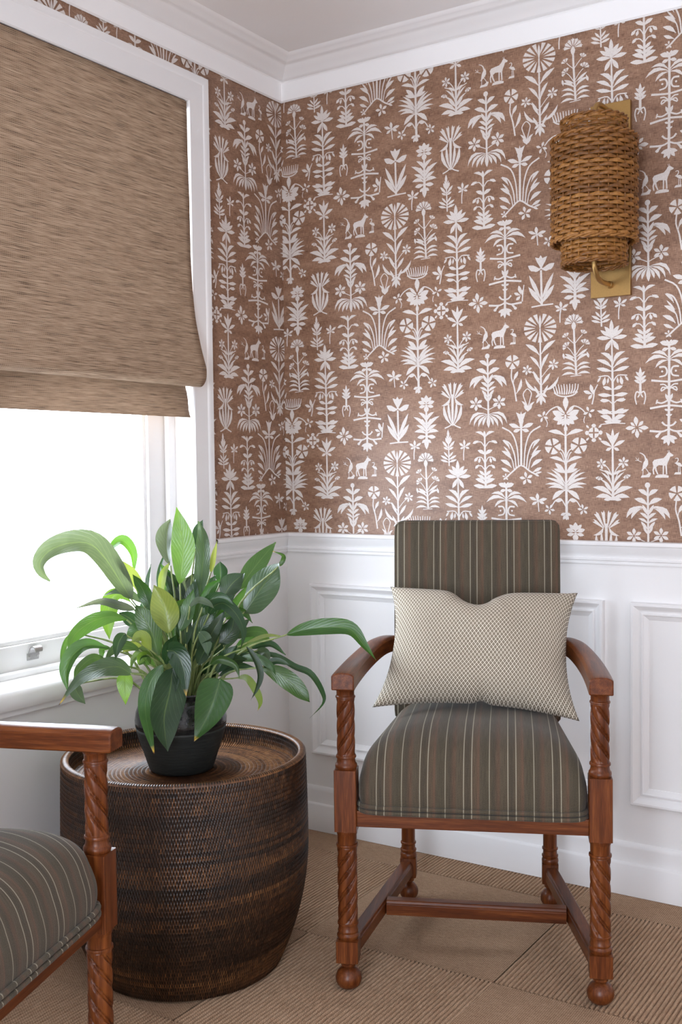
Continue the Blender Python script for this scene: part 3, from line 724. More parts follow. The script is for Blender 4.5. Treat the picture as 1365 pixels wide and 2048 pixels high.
PAPER = 0.0012
mb = MB(); mb.box((0, -PAPER, 0.94), (ROOM_X, 0.0, 2.325)); mb.build('wallpaper', M_LINEN, wall_back)
vs, fs = print_on(0.0, ROOM_X, 0.93, 2.335, lambda u, w, e: (u, -PAPER - e, w))
me = clip_mesh('wallpaper_print', vs, fs, [((0.0012, 0, 0), (-1, 0, 0)), ((ROOM_X - .001, 0, 0), (1, 0, 0)), ((0, 0, 2.33), (0, 0, 1)), ((0, 0, 0.935), (0, 0, -1))])
o = link('wallpaper_print', me, M_PRINT, wall_back); o['kind'] = 'stuff'; o['label'] = 'cream printed plants, birds and antelopes on brown wallpaper'
LOFF = 0.905
mb = MB()
mb.box((0, -0.43, 0.94), (PAPER, 0, 2.325)); mb.box((0, -1.245, 2.21), (PAPER, -0.43, 2.325)); mb.box((0, -1.96, 0.94), (PAPER, -1.245, 2.325)); mb.box((0, ROOM_Y, 1.74), (PAPER, -1.96, 2.325))
mb.build('wallpaper', M_LINEN, wall_left)
vs, fs = print_on(-1.88 + LOFF, LOFF, 0.93, 2.335, lambda u, w, e: (PAPER + e, u - LOFF, w))
me = clip_mesh('wallpaper_print', vs, fs, [((0, -0.0012, 0), (0, 1, 0)), ((0, -1.88, 0), (0, -1, 0)), ((0, 0, 2.33), (0, 0, 1)), ((0, 0, 0.935), (0, 0, -1))], (-1.255, -0.42, 2.225))
o = link('wallpaper_print', me, M_PRINT, wall_left); o['kind'] = 'stuff'; o['label'] = 'cream printed plants and animals on the window wall paper'

# ------------------------------------------------------------------ sash windows
def frame_sweep(mb, prof, y0, y1, z0, z1, x):
    """U-shaped casing: up, across, down; prof = (width outwards from the opening, projection into the room)"""
    rings = []
    for cy, cz, sy, sz in ((y0, z0, -1, 0), (y0, z1, -1, 1), (y1, z1, 1, 1), (y1, z0, 1, 0)):
        rings.append([(x + p, cy + sy * w, cz + sz * w) for w, p in prof])
    mb.rings(rings, False, False, False)
CASE = [(0.0, -0.002), (0.0, 0.016), (0.003, 0.019), (0.058, 0.019), (0.062, 0.0225), (0.068, 0.024), (0.079, 0.024), (0.081, 0.021), (0.081, 0.0)]

def make_sash(mb, y0, y1, z0, z1, x0, x1, st=0.090, bot=0.072, top=0.05):
    """stiles and rails with a stepped glazing rebate"""
    for a, b, c, d in ((y0, y0 + st, z0, z1), (y1 - st, y1, z0, z1), (y0 + st, y1 - st, z0, z0 + bot), (y0 + st, y1 - st, z1 - top, z1)):
        mb.box((x0, a, c), (x1, b, d))
    e = 0.012
    iy0, iy1, iz0, iz1 = y0 + st, y1 - st, z0 + bot, z1 - top
    for a, b, c, d in ((iy0, iy0 + e, iz0, iz1), (iy1 - e, iy1, iz0, iz1), (iy0 + e, iy1 - e, iz0, iz0 + e), (iy0 + e, iy1 - e, iz1 - e, iz1)):
        mb.box((x0 + 0.006, a, c), (x1 - 0.010, b, d))
    return iy0, iy1, iz0, iz1

def make_window(name, W, label, lift=True):
    y0, y1, z0, z1 = W
    root = tag(empty(name, (0, 0, 0)), label, 'window', kind='structure')
    mb = MB(); frame_sweep(mb, CASE, y0, y1, 0.645, z1, 0.0); smooth_by_angle(mb.build('casing', M_WHITE, root), 30)
    mb = MB(); t = 0.012
    mb.box((-T - .02, y0 - t, z0), (0.0, y0 + 0.001, z1)); mb.box((-T - .02, y1 - 0.001, z0), (0.0, y1 + t, z1)); mb.box((-T - .02, y0, z1 - 0.001), (0, y1, z1 + t))
    mb.build('jamb', M_WHITE, root)
    mb = MB()
    for a, b, c, d in ((y0, y0 + 0.030, z0, z1), (y1 - 0.030, y1, z0, z1), (y0 + 0.03, y1 - 0.03, z1 - 0.03, z1)): mb.box((-0.072, a, c), (-0.055, b, d))
    for a, b in ((y0, y0 + 0.018), (y1 - 0.018, y1)): mb.box((-0.120, a, z0), (-0.112, b, z1))
    mb.build('stop_bead', M_WHITE, root, bevel=0.003)
    zm = 1.42
    mb = MB(); g = make_sash(mb, y0 + 0.004, y1 - 0.004, 0.656, zm + 0.02, -0.110, -0.074)
    lo = mb.build('lower_sash', M_WHITE, root, bevel=0.0025)
    mb = MB(); mb.box((-0.0955, g[0], g[2]), (-0.0925, g[1], g[3])); mb.build('pane', M_GLASS, lo)
    mb = MB(); g = make_sash(mb, y0 + 0.004, y1 - 0.004, zm - 0.02, z1, -0.158, -0.122)
    hi = mb.build('upper_sash', M_WHITE, root, bevel=0.0025)
    mb = MB(); mb.box((-0.1435, g[0], g[2]), (-0.1405, g[1], g[3])); mb.build('pane', M_GLASS, hi)
    # stool with rounded nose, bead under the sash, and the fillet below
    mb = MB(); pr = [(-0.16, 0.640), (-0.16, 0.652), (0.030, 0.652), (0.038, 0.6505), (0.046, 0.645), (0.050, 0.636), (0.051, 0.625), (0.049, 0.612), (0.044, 0.603), (0.0, 0.603)]
    e = 0.105
    mb.rings([[(x if (y in (1, 2) or x > 0) else 0.0, {0: y0 - e, 3: y1 + e, 1: y0, 2: y1}[y], z) for x, z in pr] for y in (0, 1, 2, 3)], False, False, False)
    mb.add([(x, y1 + e, z) for x, z in pr[2:]] + [(0.0, y1 + e, 0.652)], [tuple(range(9))]); mb.add([(x, y0 - e, z) for x, z in pr[2:]] + [(0.0, y0 - e, 0.652)], [tuple(range(9))])
    smooth_by_angle(mb.build('sill', M_WHITE, root), 35)
    mb = MB(); mb.box((0.0, y0 - 0.088, 0.583), (0.024, y1 + 0.088, 0.604)); mb.build('sill_fillet', M_WHITE, root, bevel=0.002)
    mb = MB(); mb.box((-0.072, y0, 0.650), (-0.050, y1, 0.668)); mb.build('sill_bead', M_WHITE, root, bevel=0.006, seg=3)
    if lift:
        hy, hz = -0.992, 0.700
        mb = MB(); mb.box((-0.0745, hy - 0.018, hz - 0.014), (-0.0712, hy + 0.018, hz + 0.003))
        pts = [(-0.0728, hz - 0.004), (-0.0725, hz + 0.004), (-0.0715, hz + 0.010)] + [(-0.0625 - 0.009 * math.cos(a), hz + 0.011 + 0.009 * math.sin(a)) for a in [0.3 * k for k in range(1, 11)]] + [(-0.0535, hz + 0.007)]
        ws = [0.018, 0.0165, 0.0135] + [0.0125] * 10 + [0.011]
        th = 0.0011; outer, inner = [], []
        for i, (x, z) in enumerate(pts):
            a_ = pts[max(0, i - 1)]; b_ = pts[min(len(pts) - 1, i + 1)]; dx, dz = b_[0] - a_[0], b_[1] - a_[1]; ln = math.hypot(dx, dz)
            nx, nz = dz / ln * th, -dx / ln * th
            outer.append([(x - nx, hy + 0.003 - ws[i], z - nz), (x - nx, hy + 0.003 + ws[i], z - nz), (x + nx, hy + 0.003 + ws[i], z + nz), (x + nx, hy + 0.003 - ws[i], z + nz)])
        mb.rings(outer)
        lf = mb.build('sash_lift', M_STEEL, lo); smooth_by_angle(lf, 40)
        lf['label'] = 'small nickel hook lift on the sash rail'
        mb = MB()
        for yy in (-0.012, 0.012):
            mb.lathe([(0.0028, 0), (0.0028, 0.0012), (0.0015, 0.0018)], 10)
            b = len(mb.v) - 30
            for i in range(b, len(mb.v)):
                x, y, z = mb.v[i]; mb.v[i] = (-0.0715 + z, hy + yy + x, hz - 0.006 + y)
        mb.build('screw', M_STEEL, lo)
    return root
make_window('window_1', WIN1, 'white sash window beside the corner with reed blind drawn low')
make_window('added_window', WIN_ADDED, 'white sash window added out of view to light the back wall', lift=False)

# ------------------------------------------------------------------ roman blind of woven reed
bl = tag(empty('roman_blind', (0, 0, 0)), 'brown woven reed roman blind folded at its hem over the window', 'blind')
BY0, BY1 = -1.2085, -0.4745
def cloth(name, prof, y0, y1, mat, thick=0.0016):
    P = spline(prof, 60); ss = [0.0]
    for a, b in zip(P[:-1], P[1:]): ss.append(ss[-1] + float(np.hypot(*(b - a))))
    ny = 30; vs, fs, uv = [], [], []
    for i, p in enumerate(P):
        for j in range(ny + 1):
            y = y0 + (y1 - y0) * j / ny
            w = 0.0016 * math.sin(3.0 * j + i * 0.21) * (1 if i > 8 else 0)
            ed = 0.0005 * math.sin(i * 0.9) if j == ny else 0
            vs.append((p[0] + w, y + ed, p[1])); uv.append((y, ss[i]))
    for i in range(len(P) - 1):
        for j in range(ny):
            a = i * (ny + 1) + j; fs.append((a, a + 1, a + ny + 2, a + ny + 1))
    me = bpy.data.meshes.new(name); me.from_pydata(vs, [], fs)
    l = me.uv_layers.new(name='UVMap')
    for lp in me.loops: l.data[lp.index].uv = uv[lp.vertex_index]
    me.polygons.foreach_set('use_smooth', [True] * len(fs)); me.update()
    o = link(name, me, mat, bl)
    m = o.modifiers.new('solid', 'SOLIDIFY'); m.thickness = thick; m.offset = 0
    return o
cloth('front_cloth', [(0.016, 2.186), (0.018, 2.05), (0.022, 1.86), (0.026, 1.70), (0.034, 1.60), (0.048, 1.52), (0.064, 1.462), (0.072, 1.432), (0.071, 1.408), (0.062, 1.392), (0.048, 1.388), (0.030, 1.392), (0.014, 1.402), (0.004, 1.420)], BY0, BY1, M_BLIND)
cloth('hem_fold', [(-0.004, 1.430), (-0.001, 1.400), (0.003, 1.372), (0.009, 1.335), (0.0135, 1.312), (0.0145, 1.303)], BY0, BY1 - 0.006, M_HEM)
mb = MB(); mb.box((-0.02, BY0, 2.165), (0.012, BY1, 2.189)); mb.build('head_rail', M_WOODY, bl)

# ------------------------------------------------------------------ armchair
def sq(h, z, n=40, c=(0, 0)):
    """rounded-square ring with half width h, same point count as a turned ring"""
    out = []
    for j in range(n):
        a = 2 * math.pi * (j + 0.5) / n
        ca, sa = math.cos(a), math.sin(a)
        k = h / max(abs(ca), abs(sa)); k = min(k, h * 1.36)
        out.append((c[0] + k * ca, c[1] + k * sa, z))
    return out
def rd(r, z, n=40, c=(0, 0)):
    return [(c[0] + r * math.cos(2 * math.pi * (j + 0.5) / n), c[1] + r * math.sin(2 * math.pi * (j + 0.5) / n), z) for j in range(n)]
def tw(r, z, z0, z1, hand, n=40, c=(0, 0), lead=0.150, starts=4):
    """rope-twist section: broad rolls with a fine bead between them, fading out at both ends"""
    fade = min(1.0, (z - z0) / 0.010, (z1 - z) / 0.010); fade = max(0.0, fade)
    out = []
    for j in range(n):
        a = 2 * math.pi * (j + 0.5) / n
        ph = (starts * (a - hand * 2 * math.pi * z / lead) / (2 * math.pi)) % 1.0
        d = abs(ph - 0.5) * 2                    # 0 on the roll crest, 1 in the valley
        prof = 0.0 - 0.30 * d ** 2
        if d > 0.62: prof = -0.30 * 0.62 ** 2 - 0.75 * min(1.0, (d - 0.62) / 0.14)
        if d > 0.78: prof = -0.865 + 0.55 * min(1.0, (d - 0.78) / 0.16)
        rr = r + 0.0056 * prof * fade
        out.append((c[0] + rr * math.cos(a), c[1] + rr * math.sin(a), z))
    return out
def front_leg(hand, c):
    N = 96; r = []
    def t(rad, z): r.append(rd(rad, z, N, c))
    def s(h, z): r.append(sq(h, z, N, c))
    for k in range(9):
        a = math.pi * (k / 8) * 0.86
        t(max(0.003, 0.0295 * math.sin(a + 0.12)), 0.027 - 0.027 * math.cos(a))
    t(0.0165, 0.053); t(0.0165, 0.058); t(0.0185, 0.060); t(0.0185, 0.063); t(0.0190, 0.0645)
    s(0.0245, 0.065); s(0.0245, 0.113)
    for rad, z in ((0.0215, 0.1135), (0.0225, 0.116), (0.0248, 0.119), (0.0248, 0.123), (0.0222, 0.126), (0.0215, 0.128), (0.0228, 0.131), (0.0228, 0.134), (0.0212, 0.137), (0.0210, 0.146), (0.0235, 0.1475), (0.0235, 0.1505), (0.0215, 0.152)): t(rad, z)
    z0, z1 = 0.152, 0.320; n = 88
    for i in range(n + 1): r.append(tw(0.0222, z0 + (z1 - z0) * i / n, z0, z1, hand, N, c))
    for rad, z in ((0.0215, 0.321), (0.0240, 0.322), (0.0243, 0.3245), (0.0238, 0.327), (0.0212, 0.328), (0.0214, 0.347), (0.0228, 0.350), (0.0235, 0.356), (0.0235, 0.3575)): t(rad, z)
    s(0.0245, 0.358); s(0.0245, 0.494)
    for rad, z in ((0.0225, 0.4945), (0.0240, 0.497), (0.0245, 0.501), (0.0236, 0.505), (0.0214, 0.507), (0.0200, 0.513), (0.0200, 0.518), (0.0222, 0.519), (0.0225, 0.5215), (0.0218, 0.524), (0.0200, 0.525)): t(rad, z)
    z0, z1 = 0.525, 0.650; n = 66
    for i in range(n + 1): r.append(tw(0.0202, z0 + (z1 - z0) * i / n, z0, z1, hand, N, c))
    for rad, z in ((0.0198, 0.651), (0.0218, 0.652), (0.0220, 0.6545), (0.0212, 0.656), (0.0196, 0.657), (0.0196, 0.666), (0.0215, 0.669), (0.0222, 0.671), (0.0222, 0.6745)): t(rad, z)
    mb = MB(); mb.rings(r); return mb
def rear_leg(c):
    N = 40; r = []
    def t(rad, z): r.append(rd(rad, z, N, c))
    def s(h, z): r.append(sq(h, z, N, c))
    for k in range(8):
        a = math.pi * (k / 7) * 0.86
        t(max(0.003, 0.0255 * math.sin(a + 0.12)), 0.026 - 0.026 * math.cos(a))
    t(0.0145, 0.052); t(0.0150, 0.0645); s(0.0210, 0.065); s(0.0210, 0.116)
    for rad, z in ((0.0205, 0.1165), (0.0212, 0.119), (0.0218, 0.123), (0.0208, 0.128), (0.0190, 0.130), (0.0212, 0.134), (0.0212, 0.138), (0.0185, 0.140), (0.0180, 0.150), (0.0205, 0.153), (0.0205, 0.157), (0.0180, 0.159), (0.0180, 0.355), (0.0190, 0.357)): t(rad, z)
    s(0.0210, 0.358); s(0.0210, 0.52)
    mb = MB(); mb.rings(r); return mb

def make_arm(sg):
    """squared arm: runs back from the post, then sweeps up and in to the back post"""
    path = spline([(0.2735, -0.041, 0.6930), (0.2735, 0.030, 0.6930), (0.2725, 0.120, 0.6925), (0.2690, 0.210, 0.6930), (0.2600, 0.300, 0.6970), (0.2460, 0.372, 0.7020), (0.2280, 0.425, 0.7020), (0.2080, 0.462, 0.6960)], 36)
    mb = MB(); rings = []
    for i, p in enumerate(path):
        a = path[max(0, i - 1)]; b = path[min(len(path) - 1, i + 1)]
        d = Vector(b - a).normalized(); w = d.cross(Vector((0, 0, 1))).normalized(); u = w.cross(d)
        t = i / (len(path) - 1)
        hw = 0.0255 - 0.004 * t; hh = 0.0195
        if i == 0: hw *= 0.97; hh *= 0.94
        ring = []
        for ax, az in ((-1, -1), (1, -1), (1, 0.62), (0.82, 0.86), (0.5, 1.0), (0, 1.05), (-0.5, 1.0), (-0.82, 0.86), (-1, 0.62)):
            q = Vector(p) + w * (hw * ax) + u * (hh * az)
            ring.append((sg * q.x, q.y, q.z))
        rings.append(ring)
    # the nose: soft quarter-round on the upper front edge
    nose = [(x, y - 0.004, z - 0.004 * (1 if z > 0.70 else 0)) for x, y, z in rings[0]]
    mb.rings(rings)
    return mb

def seat_mesh():
    """crowned, tightly upholstered seat, tapering to the back"""
    mb = MB(); nx, ny = 48, 40; vs = []; idx = {}
    zb, H = 0.418, 0.157
    rows = []
    def outline(a):
        """rounded trapezoid plan, parameter angle"""
        ca, sa = math.cos(a), math.sin(a)
        k = (abs(ca) ** 11 + abs(sa) ** 11) ** (-1 / 11)
        X, Y = ca * k, sa * k
        y = 0.222 + Y * 0.250
        hw = 0.2515 - 0.045 * max(0, (y + 0.03)) / 0.5
        return X * hw, y
    N = 144; rings = []
    for i in range(33):
        t = 1 - (1 - i / 32) ** 1.35                                # 0 at the rail, 1 at the crown
        s = (1 - t ** 4.0) ** 0.31 if t < 1 else 0.0
        h = zb + H * t
        ring = []
        for j in range(N):
            x, y = outline(2 * math.pi * j / N)
            bulge = 1 + 0.020 * math.sin(math.pi * min(1, t * 2.2)) * (1 - t)
            ring.append((x * s * bulge, 0.222 + (y - 0.222) * s * bulge + 0.010 * t, h))
        rings.append(ring)
    low = [(x, y, 0.400) for x, y, z in rings[0]]
    mb.rings([low] + rings[:-1], True, True, True)
    return mb
def piping_mesh():
    mb = MB(); N = 144
    for z, off in ((0.4165, 0.003), (0.4055, 0.0032)):
        pts = []
        for j in range(N):
            a = 2 * math.pi * j / N; ca, sa = math.cos(a), math.sin(a); k = (abs(ca) ** 11 + abs(sa) ** 11) ** (-1 / 11)
            y = 0.222 + sa * k * (0.250 + off); hw = 0.2515 - 0.045 * max(0, (y + 0.03)) / 0.5 + off
            pts.append((ca * k * hw, y, z))
        mb.tube(pts, 0.0052, 8, closed=True)
    return mb
def back_mesh():
    """upholstered back: rounded slab leaning back, slightly crowned front"""
    mb = MB(); N = 160; rings = []
    zc, hz, hx = 0.755, 0.257, 0.212
    prof = [(0.0, 0.0, 0.86), (0.006, 0.002, 0.97), (0.012, 0.006, 0.992), (0.022, 0.016, 1.0), (0.045, 0.040, 1.0), (0.053, 0.050, 0.992), (0.058, 0.054, 0.97)]
    def ring(y, k, crown=0):
        out = []
        for j in range(N):
            a = 2 * math.pi * (j + 0.5) / N; ca, sa = math.cos(a), math.sin(a)
            q = (abs(ca) ** 36 + abs(sa) ** 36) ** (-1 / 36)
            X, Z = ca * q, sa * q
            z = zc + Z * (hz - 0.010 * (1 - k) * 10 * 0.1); x = X * hx
            if k < 1: x = X * (hx - (1 - k) * 0.05); z = zc + Z * (hz - (1 - k) * 0.05)
            out.append((x, 0.440 + y + (z - 0.50) * 0.085, z))
        return out
    # front face as shrinking rings
    fr = []
    for s, d in ((0.02, -0.0065), (0.3, -0.006), (0.6, -0.0045), (0.82, -0.002), (0.94, 0.002)):
        base = ring(0.0, 1.0)
        fr.append([(x * s, y + d + (0.0 if s == 1 else 0) - 0 * z, zc + (z - zc) * s) for x, y, z in base])
    for r_ in fr:                                  # keep the lean on the shrunken rings
        for i, (x, y, z) in enumerate(r_):
            pass
    fr = [[(x, 0.440 + d2 + (z - 0.50) * 0.085, z) for x, _, z in r_] for r_, d2 in zip(fr, (-0.0065, -0.006, -0.0045, -0.002, 0.002))]
    rings = fr + [ring(y, k) for y, k in ((0.005, 0.90), (0.009, 0.975), (0.016, 1.0), (0.046, 1.0), (0.053, 0.975), (0.057, 0.90))]
    mb.rings(rings)
    return mb
def back_piping():
    mb = MB()
    N = 200; zc, hz, hx = 0.755, 0.2555, 0.2105
    for y in (0.0095, 0.0535):
        pts = []
        for j in range(N):
            a = 2 * math.pi * (j + 0.5) / N; ca, sa = math.cos(a), math.sin(a); q = (abs(ca) ** 36 + abs(sa) ** 36) ** (-1 / 36)
            z = zc + sa * q * hz; pts.append((ca * q * hx, 0.440 + y + (z - 0.50) * 0.085, z))
        mb.tube(pts, 0.0032, 6, closed=True)
    return mb

def make_chair():
    root = empty('armchair')
    for sg in (-1, 1):
        smooth_by_angle(front_leg(-sg, (0.2735 * sg, 0.0)).build('leg', M_WOODZ, root), 38)
    for sg in (-1, 1):
        smooth_by_angle(rear_leg((0.186 * sg, 0.508)).build('leg', M_WOODZ, root), 38)
    for sg in (-1, 1):
        o = make_arm(sg).build('armrest', M_WOODY, root, bevel=0.0025, seg=2, ang=50); smooth_by_angle(o, 32)
    mb = MB(); mb.box((-0.2495, -0.018, 0.369), (0.2495, 0.010, 0.404)); mb.build('seat_rail', M_WOODX, root, bevel=0.002)
    for sg in (-1, 1):
        mb = MB(); xa, xb = sg * 0.2735, sg * 0.192
        mb.add([(xa - .011, .0245, .369), (xa + .011, .0245, .369), (xb + .011, .490, .369), (xb - .011, .490, .369), (xa - .011, .0245, .404), (xa + .011, .0245, .404), (xb + .011, .490, .404), (xb - .011, .490, .404)],
               [(3, 2, 1, 0), (4, 5, 6, 7), (0, 1, 5, 4), (1, 2, 6, 5), (2, 3, 7, 6), (3, 0, 4, 7)])
        mb.build('seat_rail', M_WOODY, root, bevel=0.002)
    mb = MB(); mb.box((-0.166, 0.496, 0.369), (0.166, 0.520, 0.404)); mb.build('seat_rail', M_WOODX, root, bevel=0.002)
    # side stretchers with a moulded upper edge, cross stretcher between them
    def bar(p, q, hw):
        mb = MB(); p, q = Vector(p), Vector(q); d = (q - p).normalized(); w = d.cross(Vector((0, 0, 1))).normalized()
        pr = [(-1, 0.074), (1, 0.074), (1, 0.100), (0.86, 0.102), (0.80, 0.107), (0.70, 0.109), (-0.70, 0.109), (-0.80, 0.107), (-0.86, 0.102), (-1, 0.100)]
        mb.rings([[tuple(e + w * (hw * a) + Vector((0, 0, z))) for a, z in pr] for e in (p, q)])
        return mb
    for sg in (-1, 1):
        bar((0.268 * sg, 0.0245, 0), (0.190 * sg, 0.489, 0), 0.0175).build('stretcher', M_WOODY, root, bevel=0.001)
    bar((-0.214, 0.240, 0), (0.214, 0.240, 0), 0.0165).build('stretcher', M_WOODX, root, bevel=0.001)
    seat = seat_mesh().build('seat', M_STRIPE, root, smooth=True)
    piping_mesh().build('piping', M_STRIPE, seat, smooth=True)
    bk = back_mesh().build('backrest', M_STRIPE, root); smooth_by_angle(bk, 60)
    back_piping().build('piping', M_STRIPE, bk, smooth=True)
    return root
chair = make_chair()
chair.location = (1.0095, -0.731, 0.0); chair.rotation_euler = (0, 0, R(24.0))
tag(chair, 'oak armchair with twisted legs and striped seat, a cushion on it', 'armchair', 'oak armchairs with twisted legs')
chair2 = copy_tree(chair)
chair2.location = (0.754, -1.759, 0.0); chair2.rotation_euler = (0, 0, R(109.0))
tag(chair2, 'oak armchair with striped seat, cut off at the frame edge before the basket table', 'armchair', 'oak armchairs with twisted legs')

# ------------------------------------------------------------------ cushion
def cushion_mesh():
    n = 64; W, Hh = 0.455, 0.292
    TL, TR, BL, BR = [Vector(p) for p in ((-0.217, 0.415, 0.850), (0.253, 0.410, 0.837), (-0.244, 0.235, 0.577), (0.246, 0.240, 0.554))]
    nrm = (TR - TL).cross(BL - TL).normalized()
    if nrm.y > 0: nrm = -nrm
    vs, uvs = [], []
    rnd = random.Random(3)
    for side in (1, -1):
        for i in range(n + 1):
            for j in range(n + 1):
                s, t = -1 + 2 * j / n, -1 + 2 * i / n
                p = (BL * (1 - s) / 2 + BR * (1 + s) / 2) * (1 - t) / 2 + (TL * (1 - s) / 2 + TR * (1 + s) / 2) * (1 + t) / 2
                X = (BR - BL).normalized(); Z = (TL - BL).normalized()
                # sides pulled in between the corners
                p = p - X * (s * 0.030 * (1 - abs(t) ** 2.2) * abs(s) ** 2)
                up_t = max(0, t); dn_t = max(0, -t)
                chop = math.exp(-((s + 0.04) / 0.19) ** 2)
                p = p - Z * (up_t ** 2 * (0.012 * (1 - abs(s) ** 2) + 0.056 * chop * up_t ** 2))
                p = p + Z * (dn_t ** 2 * (0.026 * (1 - abs(s) ** 2.0)) + 0.010 * dn_t ** 4 * math.exp(-((s - 0.05) / 0.06) ** 2))
                e = max(0.0, (1 - abs(s) ** 2.6) * (1 - abs(t) ** 2.6))
                th = (0.084 if side == 1 else 0.042) * e ** 0.55
                th *= 1 - 0.42 * chop * up_t ** 2.5
                # creases running from the chop and from the corners
                cr = 0.006 * math.exp(-((s - 0.10 - 0.25 * (1 - t)) / 0.05) ** 2) * up_t ** 2 - 0.007 * math.exp(-((s + 0.16 + 0.28 * (1 - t)) / 0.09) ** 2) * up_t ** 2
                cr += 0.004 * math.sin(6 * s + 4 * t) * e - 0.007 * math.exp(-((t + 0.42 + 0.12 * s) / 0.14) ** 2) * (0.5 - 0.5 * s) * e ** 0.5
                cr -= 0.006 * math.exp(-((s - 0.08) / 0.07) ** 2) * dn_t ** 3
                off = (th + (cr if side == 1 else 0)) * side
                if e == 0: off = 0
                vs.append(tuple(p + nrm * off)); uvs.append((s * W / 2 + (0 if side == 1 else 1.0), t * Hh / 2))
    fs = []; m = n + 1
    for side in (0, 1):
        b = side * m * m
        for i in range(n):
            for j in range(n):
                q = (b + i * m + j, b + i * m + j + 1, b + (i + 1) * m + j + 1, b + (i + 1) * m + j)
                fs.append(q if side == 0 else q[::-1])
    me = bpy.data.meshes.new('cushion'); me.from_pydata(vs, [], fs)
    l = me.uv_layers.new(name='UVMap')
    for lp in me.loops: l.data[lp.index].uv = uvs[lp.vertex_index]
    bm = bmesh.new(); bm.from_mesh(me); bmesh.ops.remove_doubles(bm, verts=bm.verts[:], dist=1e-6)
    for f in bm.faces: f.smooth = True
    bm.to_mesh(me); bm.free()
    return me
cu = link('cushion', cushion_mesh(), M_DIAMOND)
cu.location = chair.location; cu.rotation_euler = chair.rotation_euler
tag(cu, 'small oblong cushion in cream and brown diamond weave on the armchair', 'cushion')

# ------------------------------------------------------------------ basket table
BX, BYc, BR_, BH = 0.357, -0.917, 0.284, 0.496
TRAY = 0.455
bask = tag(empty('basket_table', (BX, BYc, 0)), 'round dark woven rattan drum table with raised rim under the plant', 'side table')
def weave(name, prof, stitches, sub_r, sub_t, depth, gap, seed, parent, base_tone=0.42, closed_prof=None):
    """coiled rattan skin: rows of coils bound by stitches; prof = function row-parameter -> (r, z, nr, nz)"""
    rows, f = prof
    rng = np.random.default_rng(seed)
    nr = rows * sub_r + 1; nt = stitches * sub_t
    tone_row = base_tone + 0.17 * np.interp(np.arange(rows), np.arange(0, rows + 3, 3), rng.standard_normal(rows // 3 + 2)[:len(np.arange(0, rows + 3, 3))])
    k = np.linspace(0, stitches, 24)
    V = np.zeros((nr, nt, 3)); TN = np.zeros((nr, nt))
    th = np.arange(nt) / nt * 2 * np.pi
    st_t = rng.standard_normal((rows + 1, stitches)) * 0.10
    seg = np.cumsum(rng.standard_normal((rows + 1, stitches)), axis=1) * 0.02
    seg -= np.linspace(0, 1, stitches)[None, :] * (seg[:, -1:] - seg[:, :1]); seg -= seg.mean(axis=1, keepdims=True)
    for i in range(nr):
        u = i / sub_r; row = min(int(u), rows - 1); fr = u - int(u) if i < nr - 1 else 0.0
        r, z, a, b = f(u / rows)
        coil = abs(math.sin(math.pi * u))                       # 0 between coils
        sh = (np.arange(nt) / sub_t + 0.5 * (row % 2) + 0.18 * fr)
        ph = sh - np.floor(sh); si = (np.floor(sh).astype(int)) % stitches
        hole = np.clip((coil - 0.35) / 0.3, 0, 1) * np.clip((np.abs(ph - 0.5) - 0.17) / 0.12, 0, 1)   # gaps between the bindings
        d = depth * (0.62 + 0.38 * coil) * (1 - gap * hole) * (0.85 + 0.15 * np.cos((ph - 0.5) * 2 * np.pi))
        rr = r + a * d; zz = z + b * d
        V[i, :, 0] = rr * np.cos(th); V[i, :, 1] = rr * np.sin(th); V[i, :, 2] = zz
        tn = tone_row[row] + st_t[row][si] + np.clip(seg[row][si], -.3, .3)
        TN[i] = tn * (1 - 0.88 * hole) * (0.80 + 0.20 * coil)
    idx = np.arange(nr * nt).reshape(nr, nt)
    F = np.stack([idx[:-1], np.roll(idx, -1, 1)[:-1], np.roll(idx, -1, 1)[1:], idx[1:]], -1).reshape(-1, 4)
    me = bpy.data.meshes.new(name)
    me.vertices.add(nr * nt); me.vertices.foreach_set('co', V.reshape(-1))
    me.loops.add(F.size); me.loops.foreach_set('vertex_index', F.reshape(-1).astype(np.int32))
    me.polygons.add(len(F)); me.polygons.foreach_set('loop_start', np.arange(0, F.size, 4, dtype=np.int32)); me.polygons.foreach_set('loop_total', np.full(len(F), 4, dtype=np.int32))
    me.polygons.foreach_set('use_smooth', np.ones(len(F), dtype=bool))
    at = me.attributes.new('tone', 'FLOAT', 'POINT'); at.data.foreach_set('value', np.clip(TN, 0, 1).reshape(-1).astype(np.float32))
    me.update(); me.validate()
    return link(name, me, M_BASKET, parent)
def side_prof(t):
    z = 0.004 + (BH - 0.010) * t
    q = max(0.0, 1 - z / 0.30)
    r = BR_ - 0.0035 - 0.066 * q ** 2.1 + 0.004 * math.sin(math.pi * t)
    return r, z, 1.0, 0.0
weave('woven_side', (50, side_prof), 276, 6, 4, 0.0042, 0.80, 11, bask, 0.41)
weave('woven_top', (27, lambda t: (0.006 + (BR_ - 0.024) * (1 - t), TRAY - 0.004, 0.0, 1.0)), 232, 6, 4, 0.0036, 0.8, 12, bask, 0.72)  # lighter tone than the side: window sheen on the top put into the colour
weave('rim_lining', (4, lambda t: (BR_ - 0.016 - 0.006 * (1 - t), TRAY - 0.004 + (BH - TRAY) * t, -1.0, 0.0)), 250, 4, 4, 0.003, 0.75, 13, bask, 0.58)
def rim_prof(t):
    a = math.pi * t
    return BR_ - 0.009 + 0.0085 * math.cos(a), BH - 0.006 + 0.0060 * math.sin(a), math.cos(a), math.sin(a)
weave('rim', (1, rim_prof), 300, 8, 4, 0.0014, 0.8, 14, bask, 0.80)
mb = MB(); mb.lathe([(0.19, 0.004), (0.212, 0.003), (0.214, 0.012)], 48); mb.build('base', M_BASKET, bask)

